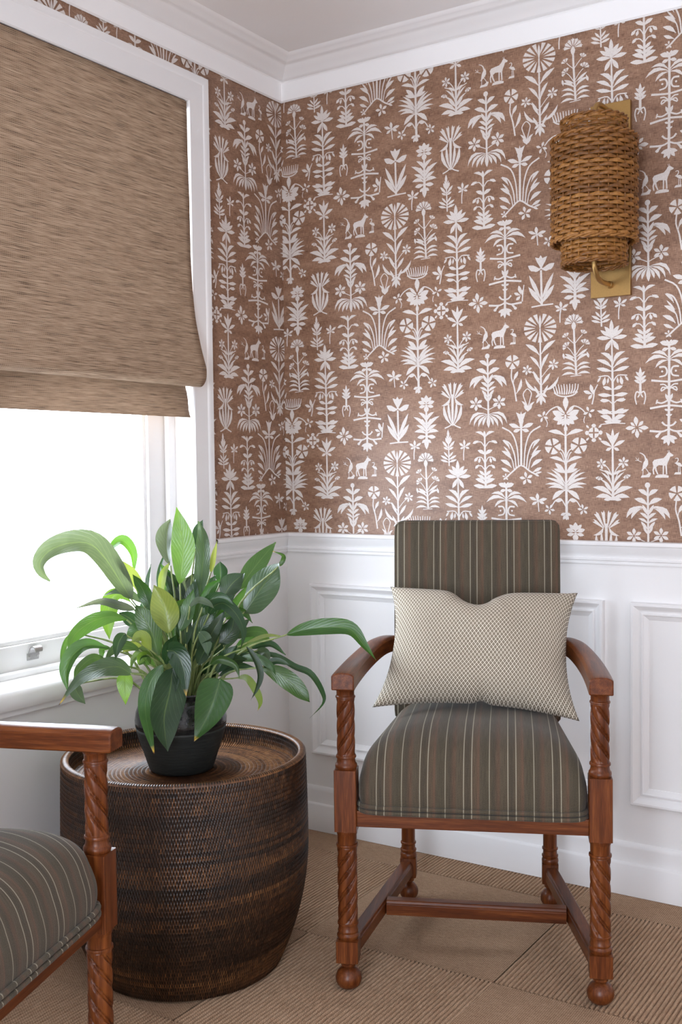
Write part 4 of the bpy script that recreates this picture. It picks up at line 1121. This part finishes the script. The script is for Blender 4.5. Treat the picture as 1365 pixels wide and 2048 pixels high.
# ------------------------------------------------------------------ wicker wall sconce
SX, SY = 1.077, -0.138
sc_ = tag(empty('wall_sconce', (SX, 0.0, 1.60)), 'wicker drum wall light on a brass back plate', 'wall light')
mb = MB(); mb.box((-0.054, -0.0155, 0.0), (0.054, -0.0005, 0.505)); mb.build('back_plate', M_BRASS, sc_, bevel=0.0012)
def arm_rod(z0, sgn):
    pts = [(0, -0.012, z0), (0, -0.050, z0), (0, -0.085, z0), (0, -0.112, z0 + sgn * 0.006), (0, -0.130, z0 + sgn * 0.022), (0, SY, z0 + sgn * 0.045), (0, SY, z0 + sgn * 0.110)]
    mb = MB(); mb.tube([tuple(p) for p in spline(pts, 40)], 0.0068, 12)
    m2 = MB(); m2.lathe([(0.0, 0), (0.0095, 0.0), (0.0095, 0.010), (0.0075, 0.013)], 16)
    mb.add([(x, -0.0155 - z, y + z0) for x, y, z in m2.v], m2.f)
    return mb
arm_rod(0.030, 1).build('bracket_rod', M_BRASS, sc_, smooth=True)
arm_rod(0.480, -1).build('bracket_rod', M_BRASS, sc_, smooth=True)
mb = MB(); mb.lathe([(0.0, 0.15), (0.014, 0.15), (0.014, 0.20), (0.022, 0.215), (0.030, 0.24), (0.030, 0.27), (0.022, 0.295), (0.0, 0.305)], 20, (0, SY)); mb.build('bulb', M_BULB, sc_, smooth=True)
mb = MB(); mb.lathe([(0.0, 0.13), (0.016, 0.13), (0.016, 0.165), (0.0, 0.165)], 20, (0, SY)); mb.build('lamp_holder', M_BRASS, sc_, smooth=False)
def wicker_drum(name, rad, z0, z1, stakes, rows):
    st = MB()
    for k in range(stakes):
        a = 2 * math.pi * k / stakes
        st.tube([(rad * math.cos(a), SY + rad * math.sin(a), z) for z in (z0, (z0 + z1) / 2, z1)], 0.0021, 6)
    body = st.build(name, M_WICKER, sc_, smooth=True)
    h = (z1 - z0) / rows
    def weaver(phase):
        mb = MB(); n = stakes * 6; pts = []
        nt_ = 7; rings = []
        for i in range(n):
            a = 2 * math.pi * i / n
            o = 0.0030 * math.cos(a * stakes / 2 + phase) * 1.0
            wob = 0.25 * h * math.sin(a * stakes / 2 + phase + 1.57) * 0.25
            thick = 0.0026; tall = h * (0.47 + 0.10 * abs(math.cos(a * stakes / 2 + phase)))
            rings.append([((rad + o + thick * math.cos(b)) * math.cos(a), SY + (rad + o + thick * math.cos(b)) * math.sin(a), wob + tall * math.sin(b)) for b in [2 * math.pi * q / nt_ for q in range(nt_)]])
        rings.append(rings[0]); mb.rings(rings, True, False, False)
        me = bpy.data.meshes.new('weaver'); me.from_pydata(mb.v, [], mb.f); me.polygons.foreach_set('use_smooth', [True] * len(mb.f)); me.materials.append(M_WICKER); me.update()
        return me
    A, B = weaver(0.0), weaver(math.pi)
    for r_ in range(rows):
        o = bpy.data.objects.new('weaver', A if r_ % 2 == 0 else B); o.parent = body; o.location = (0, 0, z0 + (r_ + 0.5) * h); COL.objects.link(o)
    # plaited borders
    for zz in (z0 - 0.001, z1 + 0.001):
        mb = MB(); n = stakes * 6
        for ph in (0, math.pi):
            mb.tube([((rad + 0.0032 * math.cos(2 * math.pi * i / n * stakes / 2 + ph)) * math.cos(2 * math.pi * i / n), SY + (rad + 0.0032 * math.cos(2 * math.pi * i / n * stakes / 2 + ph)) * math.sin(2 * math.pi * i / n),
                      zz + 0.0028 * math.sin(2 * math.pi * i / n * stakes / 2 + ph)) for i in range(n)], 0.0032, 6, closed=True)
        mb.build('border', M_WICKER, body, smooth=True)
wicker_drum('outer_shade', 0.1055, 0.122, 0.376, 28, 25)
wicker_drum('inner_shade', 0.080, 0.066, 0.424, 22, 35)

# ------------------------------------------------------------------ potted peace lily
PZ = TRAY
PXY = (0.357, -0.917)
pl = tag(empty('potted_peace_lily', (PXY[0], PXY[1], PZ)), 'peace lily with arching glossy leaves in a dark glazed pot', 'potted plant')
POT = [(0.0, 0.0), (0.066, 0.0), (0.070, 0.003), (0.073, 0.010), (0.082, 0.040), (0.092, 0.072), (0.0985, 0.096), (0.0995, 0.099), (0.098, 0.102), (0.1005, 0.106), (0.1015, 0.120), (0.099, 0.138), (0.093, 0.154), (0.086, 0.164), (0.082, 0.170),
       (0.083, 0.176), (0.087, 0.181), (0.089, 0.186), (0.087, 0.189), (0.082, 0.188), (0.078, 0.180), (0.077, 0.165), (0.0, 0.165)]
mb = MB(); mb.lathe([(max(r * 1.055, 0.0004), z) for r, z in POT], 64, (-0.006, -0.005)); pot = mb.build('pot', M_POT, pl); smooth_by_angle(pot, 50)
mb = MB(); mb.lathe([(0.0004, 0.172), (0.04, 0.173), (0.0800, 0.170)], 32, (-0.006, -0.005), cap0=False, cap1=False); mb.build('soil', M_SOIL, pl, smooth=True)

FACE = Vector((0.661, -0.751, 0.0))             # the side the room sees
def make_leaf(pts, hw, roll=0.0, fold=0.25, peak=0.40, col=(.06, .14, .03), burn=False, seed=0, wave=0.13):
    rnd = random.Random(seed)
    n = 26; P = [Vector(p) for p in spline(pts, n)]
    vs, uvs, fs = [], [], []
    ss = (-1.0, -0.78, -0.5, -0.22, 0.0, 0.22, 0.5, 0.78, 1.0)
    # shape exponents giving the widest point at peak, and a drawn-out tip
    b_ = 1.32; a_ = b_ * peak / (1 - peak); mx = peak ** a_ * (1 - peak) ** b_
    ph = rnd.uniform(0, 6.28); prevw = None
    for i in range(n):
        v = i / (n - 1)
        t = (P[min(n - 1, i + 1)] - P[max(0, i - 1)]).normalized()
        f = (FACE - t * FACE.dot(t))
        if f.length < 0.25: f = Vector((0, 0, 1)) - t * t.z
        f.normalize()
        w = t.cross(f).normalized()
        a = R(roll)
        w2 = w * math.cos(a) + f * math.sin(a); f2 = f * math.cos(a) - w * math.sin(a)
        if prevw is not None:
            w2 = (w2 * 0.55 + prevw * 0.45).normalized(); f2 = w2.cross(t).normalized()
        prevw = w2
        wid = hw * (v ** a_ * (1 - v) ** b_ / mx) ** 0.84 if 0 < v < 1 else 0.0
        wid = max(wid, 0.0006)
        for s in ss:
            wv = wave * hw * math.sin(v * (8 + 5 * math.sin(seed)) + ph + (1.9 if s > 0 else 0)) * abs(s) ** 2
            off = (fold - 0.10 + 0.28 * math.sin(seed * 1.7)) * wid * (abs(s) ** 1.3) + 0.10 * hw * math.sin(v * 5 + ph) * s + wv * min(1, v * 4) * (1 - v)
            vs.append(tuple(P[i] + w2 * (wid * s) + f2 * off)); uvs.append((0.5 + s * 0.5, v))
    m = len(ss)
    for i in range(n - 1):
        for j in range(m - 1):
            fs.append((i * m + j, i * m + j + 1, (i + 1) * m + j + 1, (i + 1) * m + j))
    me = bpy.data.meshes.new('leaf'); me.from_pydata(vs, [], fs)
    l = me.uv_layers.new(name='UVMap')
    for lp in me.loops: l.data[lp.index].uv = uvs[lp.vertex_index]
    me.polygons.foreach_set('use_smooth', [True] * len(fs)); me.update()
    o = link('leaf', me, M_LEAF, pl)
    o.color = (col[0], col[1], col[2], 0.0 if burn else 1.0)
    # stalk from the crown of the plant to the blade
    b = P[0]; d = (P[1] - P[0]).normalized()
    c = Vector((max(-0.05, min(0.05, b.x * 0.28)), max(-0.05, min(0.05, b.y * 0.28)), 0.160))
    ln = (b - c).length
    m1 = c.lerp(b, 0.5) + Vector((0, 0, 0.16 * ln)) - Vector((b.x, b.y, 0)) * 0.08
    sp = spline([tuple(c), tuple(m1), tuple(b + d * 0.003)], 12)
    mb = MB(); mb.tube([tuple(q) for q in sp], [0.0034 - 0.0016 * k / 11 for k in range(12)], 6)
    mb.build('stalk', M_STALK, o, smooth=True)
    return o
DARK, MID, LITE, YEL, PALE = (.026, .068, .028), (.046, .120, .026), (.088, .190, .032), (.170, .270, .050), (.074, .118, .066)  # LITE, YEL: young leaves' lighter green with window backlight put into the colour
TONE = {'d': DARK, 'm': MID, 'l': LITE, 'y': YEL, 'p': PALE}
LEAVES = [   # tone, half width, roll, fold, widest point, scorched tip, points of the midrib (m, from the foot of the pot)
 ('l', 0.0280, 0, 0.18, 0.42, 0, [(-0.004, -0.003, 0.433), (0.002, 0.002, 0.490), (0.003, 0.003, 0.531), (-0.001, -0.001, 0.572), (-0.007, -0.006, 0.614)]),
 ('p', 0.0248, 42, 0.20, 0.50, 0, [(-0.052, 0.021, 0.470), (-0.063, 0.020, 0.513), (-0.067, 0.026, 0.552), (-0.065, 0.036, 0.583)]),
 ('p', 0.0218, 30, 0.35, 0.38, 0, [(0.010, 0.049, 0.401), (0.012, 0.058, 0.451), (0.013, 0.065, 0.510), (0.008, 0.067, 0.547), (-0.002, 0.065, 0.578)]),
 ('y', 0.0070, 10, 0.20, 0.40, 0, [(0.012, 0.091, 0.452), (0.014, 0.099, 0.489), (0.018, 0.109, 0.528)]),
 ('d', 0.0128, 30, 0.20, 0.50, 0, [(-0.028, 0.082, 0.507), (-0.026, 0.091, 0.549), (-0.020, 0.103, 0.579)]),
 ('d', 0.0175, 0, 0.20, 0.55, 0, [(0.003, 0.136, 0.419), (0.004, 0.137, 0.449), (0.004, 0.137, 0.476)]),
 ('m', 0.0268, 35, 0.30, 0.42, 0, [(0.037, 0.166, 0.407), (0.057, 0.192, 0.449), (0.076, 0.218, 0.486), (0.095, 0.243, 0.519)]),
 ('p', 0.0439, 48, 0.15, 0.40, 0, [(0.108, 0.095, 0.362), (0.133, 0.108, 0.401), (0.163, 0.125, 0.449), (0.185, 0.136, 0.482)]),
 ('m', 0.0058, 20, 0.20, 0.30, 1, [(0.184, 0.135, 0.472), (0.193, 0.139, 0.487), (0.194, 0.135, 0.499), (0.177, 0.116, 0.509)]),
 ('d', 0.0256, 20, 0.20, 0.45, 0, [(0.039, 0.101, 0.393), (0.053, 0.120, 0.425), (0.073, 0.145, 0.450)]),
 ('d', 0.0151, 20, 0.30, 0.40, 0, [(0.084, -0.006, 0.368), (0.104, -0.007, 0.390), (0.130, -0.003, 0.396), (0.159, 0.004, 0.371), (0.179, 0.003, 0.334), (0.181, -0.014, 0.295)]),
 ('d', 0.0151, 0, 0.30, 0.45, 0, [(0.072, -0.003, 0.297), (0.090, 0.006, 0.334), (0.112, 0.019, 0.376)]),
 ('m', 0.0198, 25, 0.25, 0.42, 0, [(0.182, 0.160, 0.306), (0.223, 0.180, 0.319), (0.270, 0.205, 0.325), (0.317, 0.231, 0.320), (0.348, 0.242, 0.283), (0.378, 0.253, 0.245)]),
 ('d', 0.0093, 40, 0.35, 0.35, 0, [(0.109, 0.123, 0.265), (0.157, 0.152, 0.255), (0.197, 0.173, 0.229), (0.231, 0.190, 0.212), (0.257, 0.200, 0.169), (0.263, 0.192, 0.144), (0.245, 0.162, 0.113)]),
 ('m', 0.0221, 0, 0.20, 0.45, 0, [(0.148, 0.104, 0.236), (0.181, 0.119, 0.222), (0.213, 0.134, 0.200), (0.240, 0.144, 0.174), (0.257, 0.147, 0.156)]),
 ('d', 0.0093, 30, 0.30, 0.40, 0, [(0.152, 0.107, 0.235), (0.178, 0.123, 0.249), (0.207, 0.143, 0.239)]),
 ('d', 0.0093, 35, 0.40, 0.40, 0, [(0.160, 0.034, 0.296), (0.181, 0.039, 0.267), (0.194, 0.038, 0.234), (0.195, 0.025, 0.205), (0.191, 0.008, 0.179)]),
 ('y', 0.0093, 20, 0.30, 0.45, 1, [(0.117, 0.049, 0.216), (0.139, 0.062, 0.216), (0.158, 0.073, 0.185), (0.168, 0.074, 0.160), (0.166, 0.066, 0.140)]),
 ('d', 0.0105, 40, 0.30, 0.40, 0, [(0.061, 0.054, 0.214), (0.100, 0.075, 0.238), (0.140, 0.096, 0.234)]),
 ('d', 0.0105, 40, 0.30, 0.40, 0, [(0.046, 0.067, 0.230), (0.079, 0.083, 0.252), (0.119, 0.105, 0.266)]),
 ('d', 0.0105, 40, 0.30, 0.40, 0, [(0.101, 0.128, 0.272), (0.135, 0.159, 0.280), (0.163, 0.184, 0.253)]),
 ('m', 0.0151, 40, 0.30, 0.40, 0, [(0.055, 0.102, 0.296), (0.089, 0.136, 0.310), (0.114, 0.163, 0.305), (0.123, 0.175, 0.280)]),
 ('y', 0.0047, 20, 0.20, 0.40, 0, [(0.110, 0.097, 0.290), (0.146, 0.128, 0.306), (0.178, 0.157, 0.303)]),
 ('m', 0.0396, -12, 0.25, 0.26, 1, [(0.141, -0.036, 0.231), (0.138, -0.057, 0.187), (0.130, -0.081, 0.141), (0.121, -0.107, 0.101)]),
 ('d', 0.0416, 22, 0.25, 0.36, 0, [(0.055, -0.098, 0.258), (0.058, -0.112, 0.211), (0.056, -0.130, 0.156), (0.066, -0.139, 0.116), (0.078, -0.145, 0.083)]),
 ('m', 0.0198, -20, 0.30, 0.36, 1, [(0.032, -0.105, 0.264), (0.015, -0.130, 0.223), (0.012, -0.143, 0.172), (0.022, -0.144, 0.118), (0.035, -0.142, 0.071)]),
 ('d', 0.0245, 0, 0.25, 0.36, 1, [(0.052, -0.114, 0.300), (0.074, -0.108, 0.295), (0.093, -0.105, 0.258), (0.103, -0.109, 0.199)]),
 ('y', 0.0315, 0, 0.20, 0.46, 0, [(0.029, -0.081, 0.330), (0.024, -0.081, 0.368), (0.014, -0.086, 0.407), (-0.001, -0.094, 0.441)]),
 ('m', 0.0175, 15, 0.35, 0.42, 0, [(0.048, -0.064, 0.334), (0.056, -0.053, 0.367), (0.061, -0.044, 0.398), (0.066, -0.035, 0.429)]),
 ('m', 0.0256, 0, 0.25, 0.45, 0, [(-0.001, -0.081, 0.275), (-0.016, -0.090, 0.335), (-0.032, -0.099, 0.369), (-0.046, -0.107, 0.396)]),
 ('p', 0.0321, -30, 0.25, 0.32, 0, [(-0.101, -0.062, 0.398), (-0.124, -0.076, 0.443), (-0.153, -0.094, 0.497), (-0.181, -0.113, 0.530), (-0.219, -0.140, 0.533), (-0.257, -0.166, 0.517), (-0.279, -0.178, 0.488), (-0.278, -0.171, 0.461), (-0.269, -0.157, 0.443)]),
 ('l', 0.0146, -34, 0.30, 0.50, 0, [(-0.138, -0.015, 0.450), (-0.141, -0.014, 0.501), (-0.158, -0.026, 0.532), (-0.177, -0.039, 0.523), (-0.192, -0.049, 0.497)]),
 ('y', 0.0159, -34, 0.30, 0.45, 0, [(-0.074, -0.025, 0.374), (-0.105, -0.043, 0.443), (-0.131, -0.058, 0.476), (-0.158, -0.073, 0.500)]),
 ('m', 0.0175, 20, 0.30, 0.45, 0, [(-0.067, -0.033, 0.370), (-0.084, -0.040, 0.418), (-0.106, -0.053, 0.458)]),
 ('l', 0.0221, 10, 0.25, 0.55, 0, [(-0.128, -0.033, 0.386), (-0.146, -0.052, 0.408), (-0.161, -0.069, 0.397), (-0.166, -0.076, 0.350), (-0.162, -0.076, 0.302)]),
 ('p', 0.0120, -34, 0.30, 0.35, 0, [(-0.095, -0.057, 0.374), (-0.128, -0.077, 0.384), (-0.165, -0.101, 0.394), (-0.211, -0.133, 0.380)]),
 ('l', 0.0226, -34, 0.30, 0.50, 0, [(-0.094, -0.083, 0.354), (-0.118, -0.114, 0.364), (-0.146, -0.149, 0.354), (-0.170, -0.180, 0.324), (-0.174, -0.193, 0.284)]),
 ('m', 0.0070, 30, 0.30, 0.45, 0, [(-0.199, -0.149, 0.329), (-0.209, -0.166, 0.310), (-0.212, -0.178, 0.277), (-0.208, -0.183, 0.241)]),
 ('m', 0.0186, -34, 0.30, 0.50, 0, [(-0.094, -0.136, 0.294), (-0.125, -0.177, 0.307), (-0.143, -0.206, 0.289), (-0.149, -0.224, 0.253), (-0.140, -0.230, 0.210)]),
 ('p', 0.0266, -50, 0.25, 0.42, 1, [(-0.034, -0.137, 0.242), (-0.048, -0.165, 0.262), (-0.072, -0.203, 0.259), (-0.095, -0.241, 0.238), (-0.118, -0.277, 0.189)]),
 ('m', 0.0133, -34, 0.30, 0.50, 0, [(-0.102, -0.130, 0.258), (-0.125, -0.163, 0.275), (-0.141, -0.191, 0.255), (-0.144, -0.207, 0.232)]),
 ('p', 0.0151, 0, 0.30, 0.40, 0, [(-0.153, -0.202, 0.221), (-0.134, -0.205, 0.199), (-0.112, -0.205, 0.179)]),
 ('d', 0.0140, 0, 0.30, 0.40, 0, [(-0.058, -0.131, 0.333), (-0.058, -0.151, 0.313), (-0.053, -0.167, 0.279)]),
 ('m', 0.0082, 20, 0.30, 0.50, 0, [(-0.108, -0.122, 0.292), (-0.120, -0.139, 0.293), (-0.119, -0.145, 0.268)]),
 ('y', 0.0186, 0, 0.20, 0.38, 0, [(-0.074, -0.118, 0.242), (-0.067, -0.125, 0.210), (-0.059, -0.132, 0.169)]),
 ('y', 0.0159, -34, 0.25, 0.50, 0, [(-0.000, -0.107, 0.293), (-0.009, -0.128, 0.326), (-0.019, -0.150, 0.318)]),
 ('m', 0.0173, -34, 0.30, 0.45, 0, [(-0.052, -0.072, 0.337), (-0.064, -0.089, 0.331), (-0.078, -0.109, 0.310)]),
 ('d', 0.0186, -34, 0.30, 0.45, 0, [(-0.090, -0.053, 0.338), (-0.106, -0.067, 0.356), (-0.123, -0.082, 0.369)]),
 ('y', 0.0133, -34, 0.30, 0.45, 0, [(-0.052, -0.073, 0.290), (-0.067, -0.093, 0.297), (-0.083, -0.113, 0.285)]),
 ('y', 0.0117, 10, 0.30, 0.45, 0, [(-0.027, -0.090, 0.281), (-0.034, -0.103, 0.276), (-0.037, -0.113, 0.259)]),
 ('d', 0.0186, 20, 0.30, 0.45, 0, [(0.003, 0.029, 0.351), (0.001, 0.034, 0.398), (0.005, 0.044, 0.442)]),
 ('d', 0.0175, -20, 0.30, 0.45, 0, [(0.025, 0.022, 0.323), (0.034, 0.030, 0.369), (0.052, 0.046, 0.406)]),
 ('m', 0.0140, 10, 0.30, 0.45, 0, [(-0.044, 0.028, 0.391), (-0.057, 0.023, 0.439), (-0.076, 0.013, 0.477)]),
 ('d', 0.0163, 0, 0.30, 0.45, 0, [(-0.020, 0.036, 0.380), (-0.044, 0.028, 0.427), (-0.069, 0.019, 0.462)]),
 ('l', 0.0105, 0, 0.30, 0.45, 0, [(-0.057, 0.017, 0.380), (-0.063, 0.018, 0.427), (-0.062, 0.025, 0.453)]),
 ('m', 0.0163, 20, 0.35, 0.45, 0, [(0.051, 0.019, 0.316), (0.042, 0.010, 0.361), (0.049, 0.016, 0.402)]),
 ('p', 0.0140, 10, 0.30, 0.45, 0, [(-0.033, 0.051, 0.413), (-0.018, 0.064, 0.437), (0.005, 0.084, 0.448)]),
 ('m', 0.0163, 20, 0.30, 0.45, 0, [(0.022, 0.059, 0.368), (0.024, 0.068, 0.407), (0.041, 0.089, 0.439)]),
 ('d', 0.0198, 0, 0.30, 0.45, 0, [(0.005, 0.111, 0.348), (0.012, 0.131, 0.383), (0.026, 0.156, 0.403)]),
 ('d', 0.0175, -10, 0.30, 0.45, 0, [(0.044, 0.012, 0.269), (0.061, 0.021, 0.314), (0.082, 0.033, 0.344)]),
 ('d', 0.0186, 20, 0.30, 0.45, 0, [(0.052, 0.046, 0.265), (0.070, 0.062, 0.309), (0.084, 0.074, 0.346)]),
 ('d', 0.0175, 0, 0.30, 0.45, 0, [(0.038, 0.100, 0.267), (0.057, 0.123, 0.311), (0.081, 0.151, 0.338)]),
 ('p', 0.0140, 0, 0.40, 0.45, 0, [(0.080, -0.036, 0.334), (0.101, -0.037, 0.316), (0.114, -0.046, 0.282)]),
 ('d', 0.0175, 0, 0.30, 0.45, 0, [(0.038, -0.020, 0.250), (0.042, -0.017, 0.301), (0.053, -0.007, 0.342)]),
 ('m', 0.0151, 20, 0.30, 0.45, 0, [(-0.026, 0.004, 0.288), (-0.028, 0.008, 0.335), (-0.024, 0.019, 0.377)]),
 ('d', 0.0163, 0, 0.30, 0.45, 0, [(-0.093, -0.001, 0.320), (-0.108, -0.008, 0.360), (-0.116, -0.009, 0.396)]),
 ('d', 0.0151, -20, 0.30, 0.45, 0, [(0.082, 0.045, 0.237), (0.109, 0.056, 0.256), (0.138, 0.068, 0.259)]),
 ('m', 0.0128, 20, 0.30, 0.45, 0, [(0.039, 0.141, 0.261), (0.068, 0.167, 0.282), (0.097, 0.192, 0.268)]),
 ('p', 0.0105, 0, 0.30, 0.45, 0, [(0.117, 0.130, 0.269), (0.145, 0.128, 0.265), (0.163, 0.116, 0.240)]),
 ('d', 0.0163, 30, 0.30, 0.45, 0, [(-0.098, 0.047, 0.325), (-0.117, 0.044, 0.366), (-0.137, 0.039, 0.409)]),
 ('d', 0.0175, 20, 0.30, 0.45, 0, [(-0.028, 0.095, 0.336), (-0.034, 0.096, 0.384), (-0.052, 0.088, 0.425)]),
 ('d', 0.0151, 10, 0.30, 0.45, 0, [(0.011, -0.031, 0.261), (0.020, -0.023, 0.296), (0.029, -0.015, 0.328)]),
 ('l', 0.0093, 10, 0.30, 0.45, 0, [(-0.030, 0.107, 0.395), (-0.023, 0.113, 0.420), (-0.015, 0.120, 0.444)]),
 ('d', 0.0186, 0, 0.30, 0.45, 0, [(-0.014, 0.094, 0.227), (-0.001, 0.106, 0.263), (0.014, 0.119, 0.287)]),
 ('m', 0.0117, 10, 0.30, 0.45, 0, [(-0.031, -0.080, 0.254), (-0.032, -0.095, 0.270), (-0.035, -0.111, 0.258)]),
 ('d', 0.0128, 20, 0.30, 0.45, 0, [(0.092, -0.039, 0.388), (0.110, -0.032, 0.406), (0.136, -0.018, 0.411), (0.161, -0.005, 0.391)]),
 ('p', 0.0082, 30, 0.30, 0.45, 0, [(0.077, -0.065, 0.392), (0.097, -0.057, 0.408), (0.118, -0.048, 0.402), (0.133, -0.043, 0.389)]),
 ('d', 0.0070, 30, 0.30, 0.45, 0, [(-0.107, -0.001, 0.371), (-0.119, 0.009, 0.425), (-0.121, 0.027, 0.474)]),
 ('d', 0.0058, 30, 0.30, 0.45, 0, [(-0.096, 0.022, 0.413), (-0.098, 0.033, 0.460), (-0.094, 0.051, 0.505)]),
 ('m', 0.0105, 0, 0.30, 0.50, 0, [(-0.028, -0.105, 0.192), (-0.023, -0.114, 0.171), (-0.015, -0.120, 0.146)]),
 ('d', 0.0140, 10, 0.30, 0.45, 0, [(0.010, 0.142, 0.234), (0.037, 0.166, 0.257), (0.063, 0.189, 0.254)]),
 ('d', 0.0210, 0, 0.25, 0.45, 0, [(0.055, -0.018, 0.286), (0.066, -0.009, 0.337), (0.089, 0.011, 0.373)]),
 ('m', 0.0186, -10, 0.30, 0.45, 0, [(-0.002, -0.042, 0.329), (0.005, -0.029, 0.375), (0.020, -0.009, 0.403)]),
 ('d', 0.0198, 0, 0.25, 0.45, 0, [(0.028, 0.065, 0.331), (0.043, 0.085, 0.371), (0.067, 0.113, 0.400)]),
 ('d', 0.0210, 10, 0.25, 0.45, 0, [(0.077, 0.041, 0.291), (0.100, 0.055, 0.324), (0.110, 0.057, 0.364)]),
 ('d', 0.0175, 0, 0.30, 0.45, 0, [(0.045, -0.041, 0.300), (0.045, -0.047, 0.347), (0.039, -0.059, 0.380)]),
 ('m', 0.0199, -34, 0.30, 0.45, 0, [(-0.068, -0.007, 0.346), (-0.087, -0.016, 0.386), (-0.111, -0.031, 0.413)]),
 ('d', 0.0210, 0, 0.30, 0.45, 0, [(-0.053, 0.033, 0.354), (-0.058, 0.029, 0.402), (-0.050, 0.036, 0.443)]),
 ('d', 0.0186, 0, 0.30, 0.45, 0, [(-0.027, 0.069, 0.368), (-0.007, 0.094, 0.405), (0.008, 0.114, 0.445)]),
 ('m', 0.0186, 0, 0.30, 0.45, 0, [(0.019, 0.137, 0.334), (0.042, 0.163, 0.374), (0.054, 0.181, 0.417)]),
 ('d', 0.0163, 10, 0.30, 0.45, 0, [(0.077, -0.039, 0.257), (0.096, -0.035, 0.292), (0.115, -0.032, 0.321)]),
 ('d', 0.0163, 0, 0.30, 0.45, 0, [(0.002, -0.065, 0.254), (0.021, -0.068, 0.296), (0.041, -0.070, 0.327)]),
 ('m', 0.0151, 10, 0.30, 0.45, 0, [(-0.029, -0.052, 0.238), (-0.037, -0.066, 0.274), (-0.040, -0.075, 0.303)]),
 ('d', 0.0186, 0, 0.30, 0.45, 0, [(0.019, 0.043, 0.207), (0.043, 0.051, 0.232), (0.068, 0.060, 0.269)]),
 ('d', 0.0175, 20, 0.30, 0.45, 0, [(0.076, 0.027, 0.227), (0.094, 0.042, 0.262), (0.115, 0.061, 0.291)]),
 ('p', 0.0163, 0, 0.30, 0.45, 0, [(-0.041, 0.031, 0.384), (-0.033, 0.044, 0.419), (-0.020, 0.063, 0.449)]),
 ('d', 0.0175, 0, 0.30, 0.45, 0, [(-0.092, 0.039, 0.278), (-0.102, 0.037, 0.319), (-0.114, 0.033, 0.352)]),
 ('l', 0.0120, -34, 0.30, 0.40, 0, [(-0.027, -0.064, 0.265), (-0.036, -0.080, 0.288), (-0.054, -0.105, 0.270), (-0.056, -0.116, 0.246)]),
 ('y', 0.0093, 0, 0.30, 0.40, 0, [(-0.064, -0.003, 0.405), (-0.063, 0.005, 0.452), (-0.054, 0.020, 0.482)]),
 ('m', 0.0105, 10, 0.30, 0.40, 0, [(0.103, 0.064, 0.254), (0.142, 0.090, 0.259), (0.172, 0.107, 0.242), (0.187, 0.111, 0.219)]),
 ('l', 0.0082, 10, 0.30, 0.40, 0, [(0.072, 0.103, 0.258), (0.113, 0.133, 0.290), (0.148, 0.157, 0.292)]),
 ('m', 0.0117, 0, 0.30, 0.40, 0, [(0.056, 0.050, 0.347), (0.076, 0.067, 0.365), (0.106, 0.093, 0.364), (0.123, 0.108, 0.337)]),
 ('p', 0.0106, -34, 0.30, 0.40, 0, [(-0.089, -0.038, 0.389), (-0.111, -0.054, 0.410), (-0.136, -0.071, 0.418), (-0.165, -0.092, 0.407)]),
 ('m', 0.0120, -34, 0.30, 0.40, 0, [(-0.040, -0.102, 0.291), (-0.061, -0.129, 0.305), (-0.079, -0.154, 0.291), (-0.087, -0.170, 0.263)]),
 ('d', 0.0117, 0, 0.30, 0.40, 0, [(0.060, -0.080, 0.262), (0.060, -0.094, 0.239), (0.064, -0.103, 0.199)]),
 ('m', 0.0093, 0, 0.30, 0.40, 0, [(0.085, -0.005, 0.252), (0.106, 0.005, 0.266), (0.136, 0.022, 0.252), (0.148, 0.024, 0.223)]),
]
for k, (tn, hw, ro, fo, pk, bu, pts) in enumerate(LEAVES):
    c = TONE[tn]; j = 1 + 0.18 * math.sin(k * 2.4)
    make_leaf(pts, hw, ro, fo, pk, (c[0] * j, c[1] * (0.94 + 0.06 * math.cos(k)), c[2] * j), bool(bu), k)
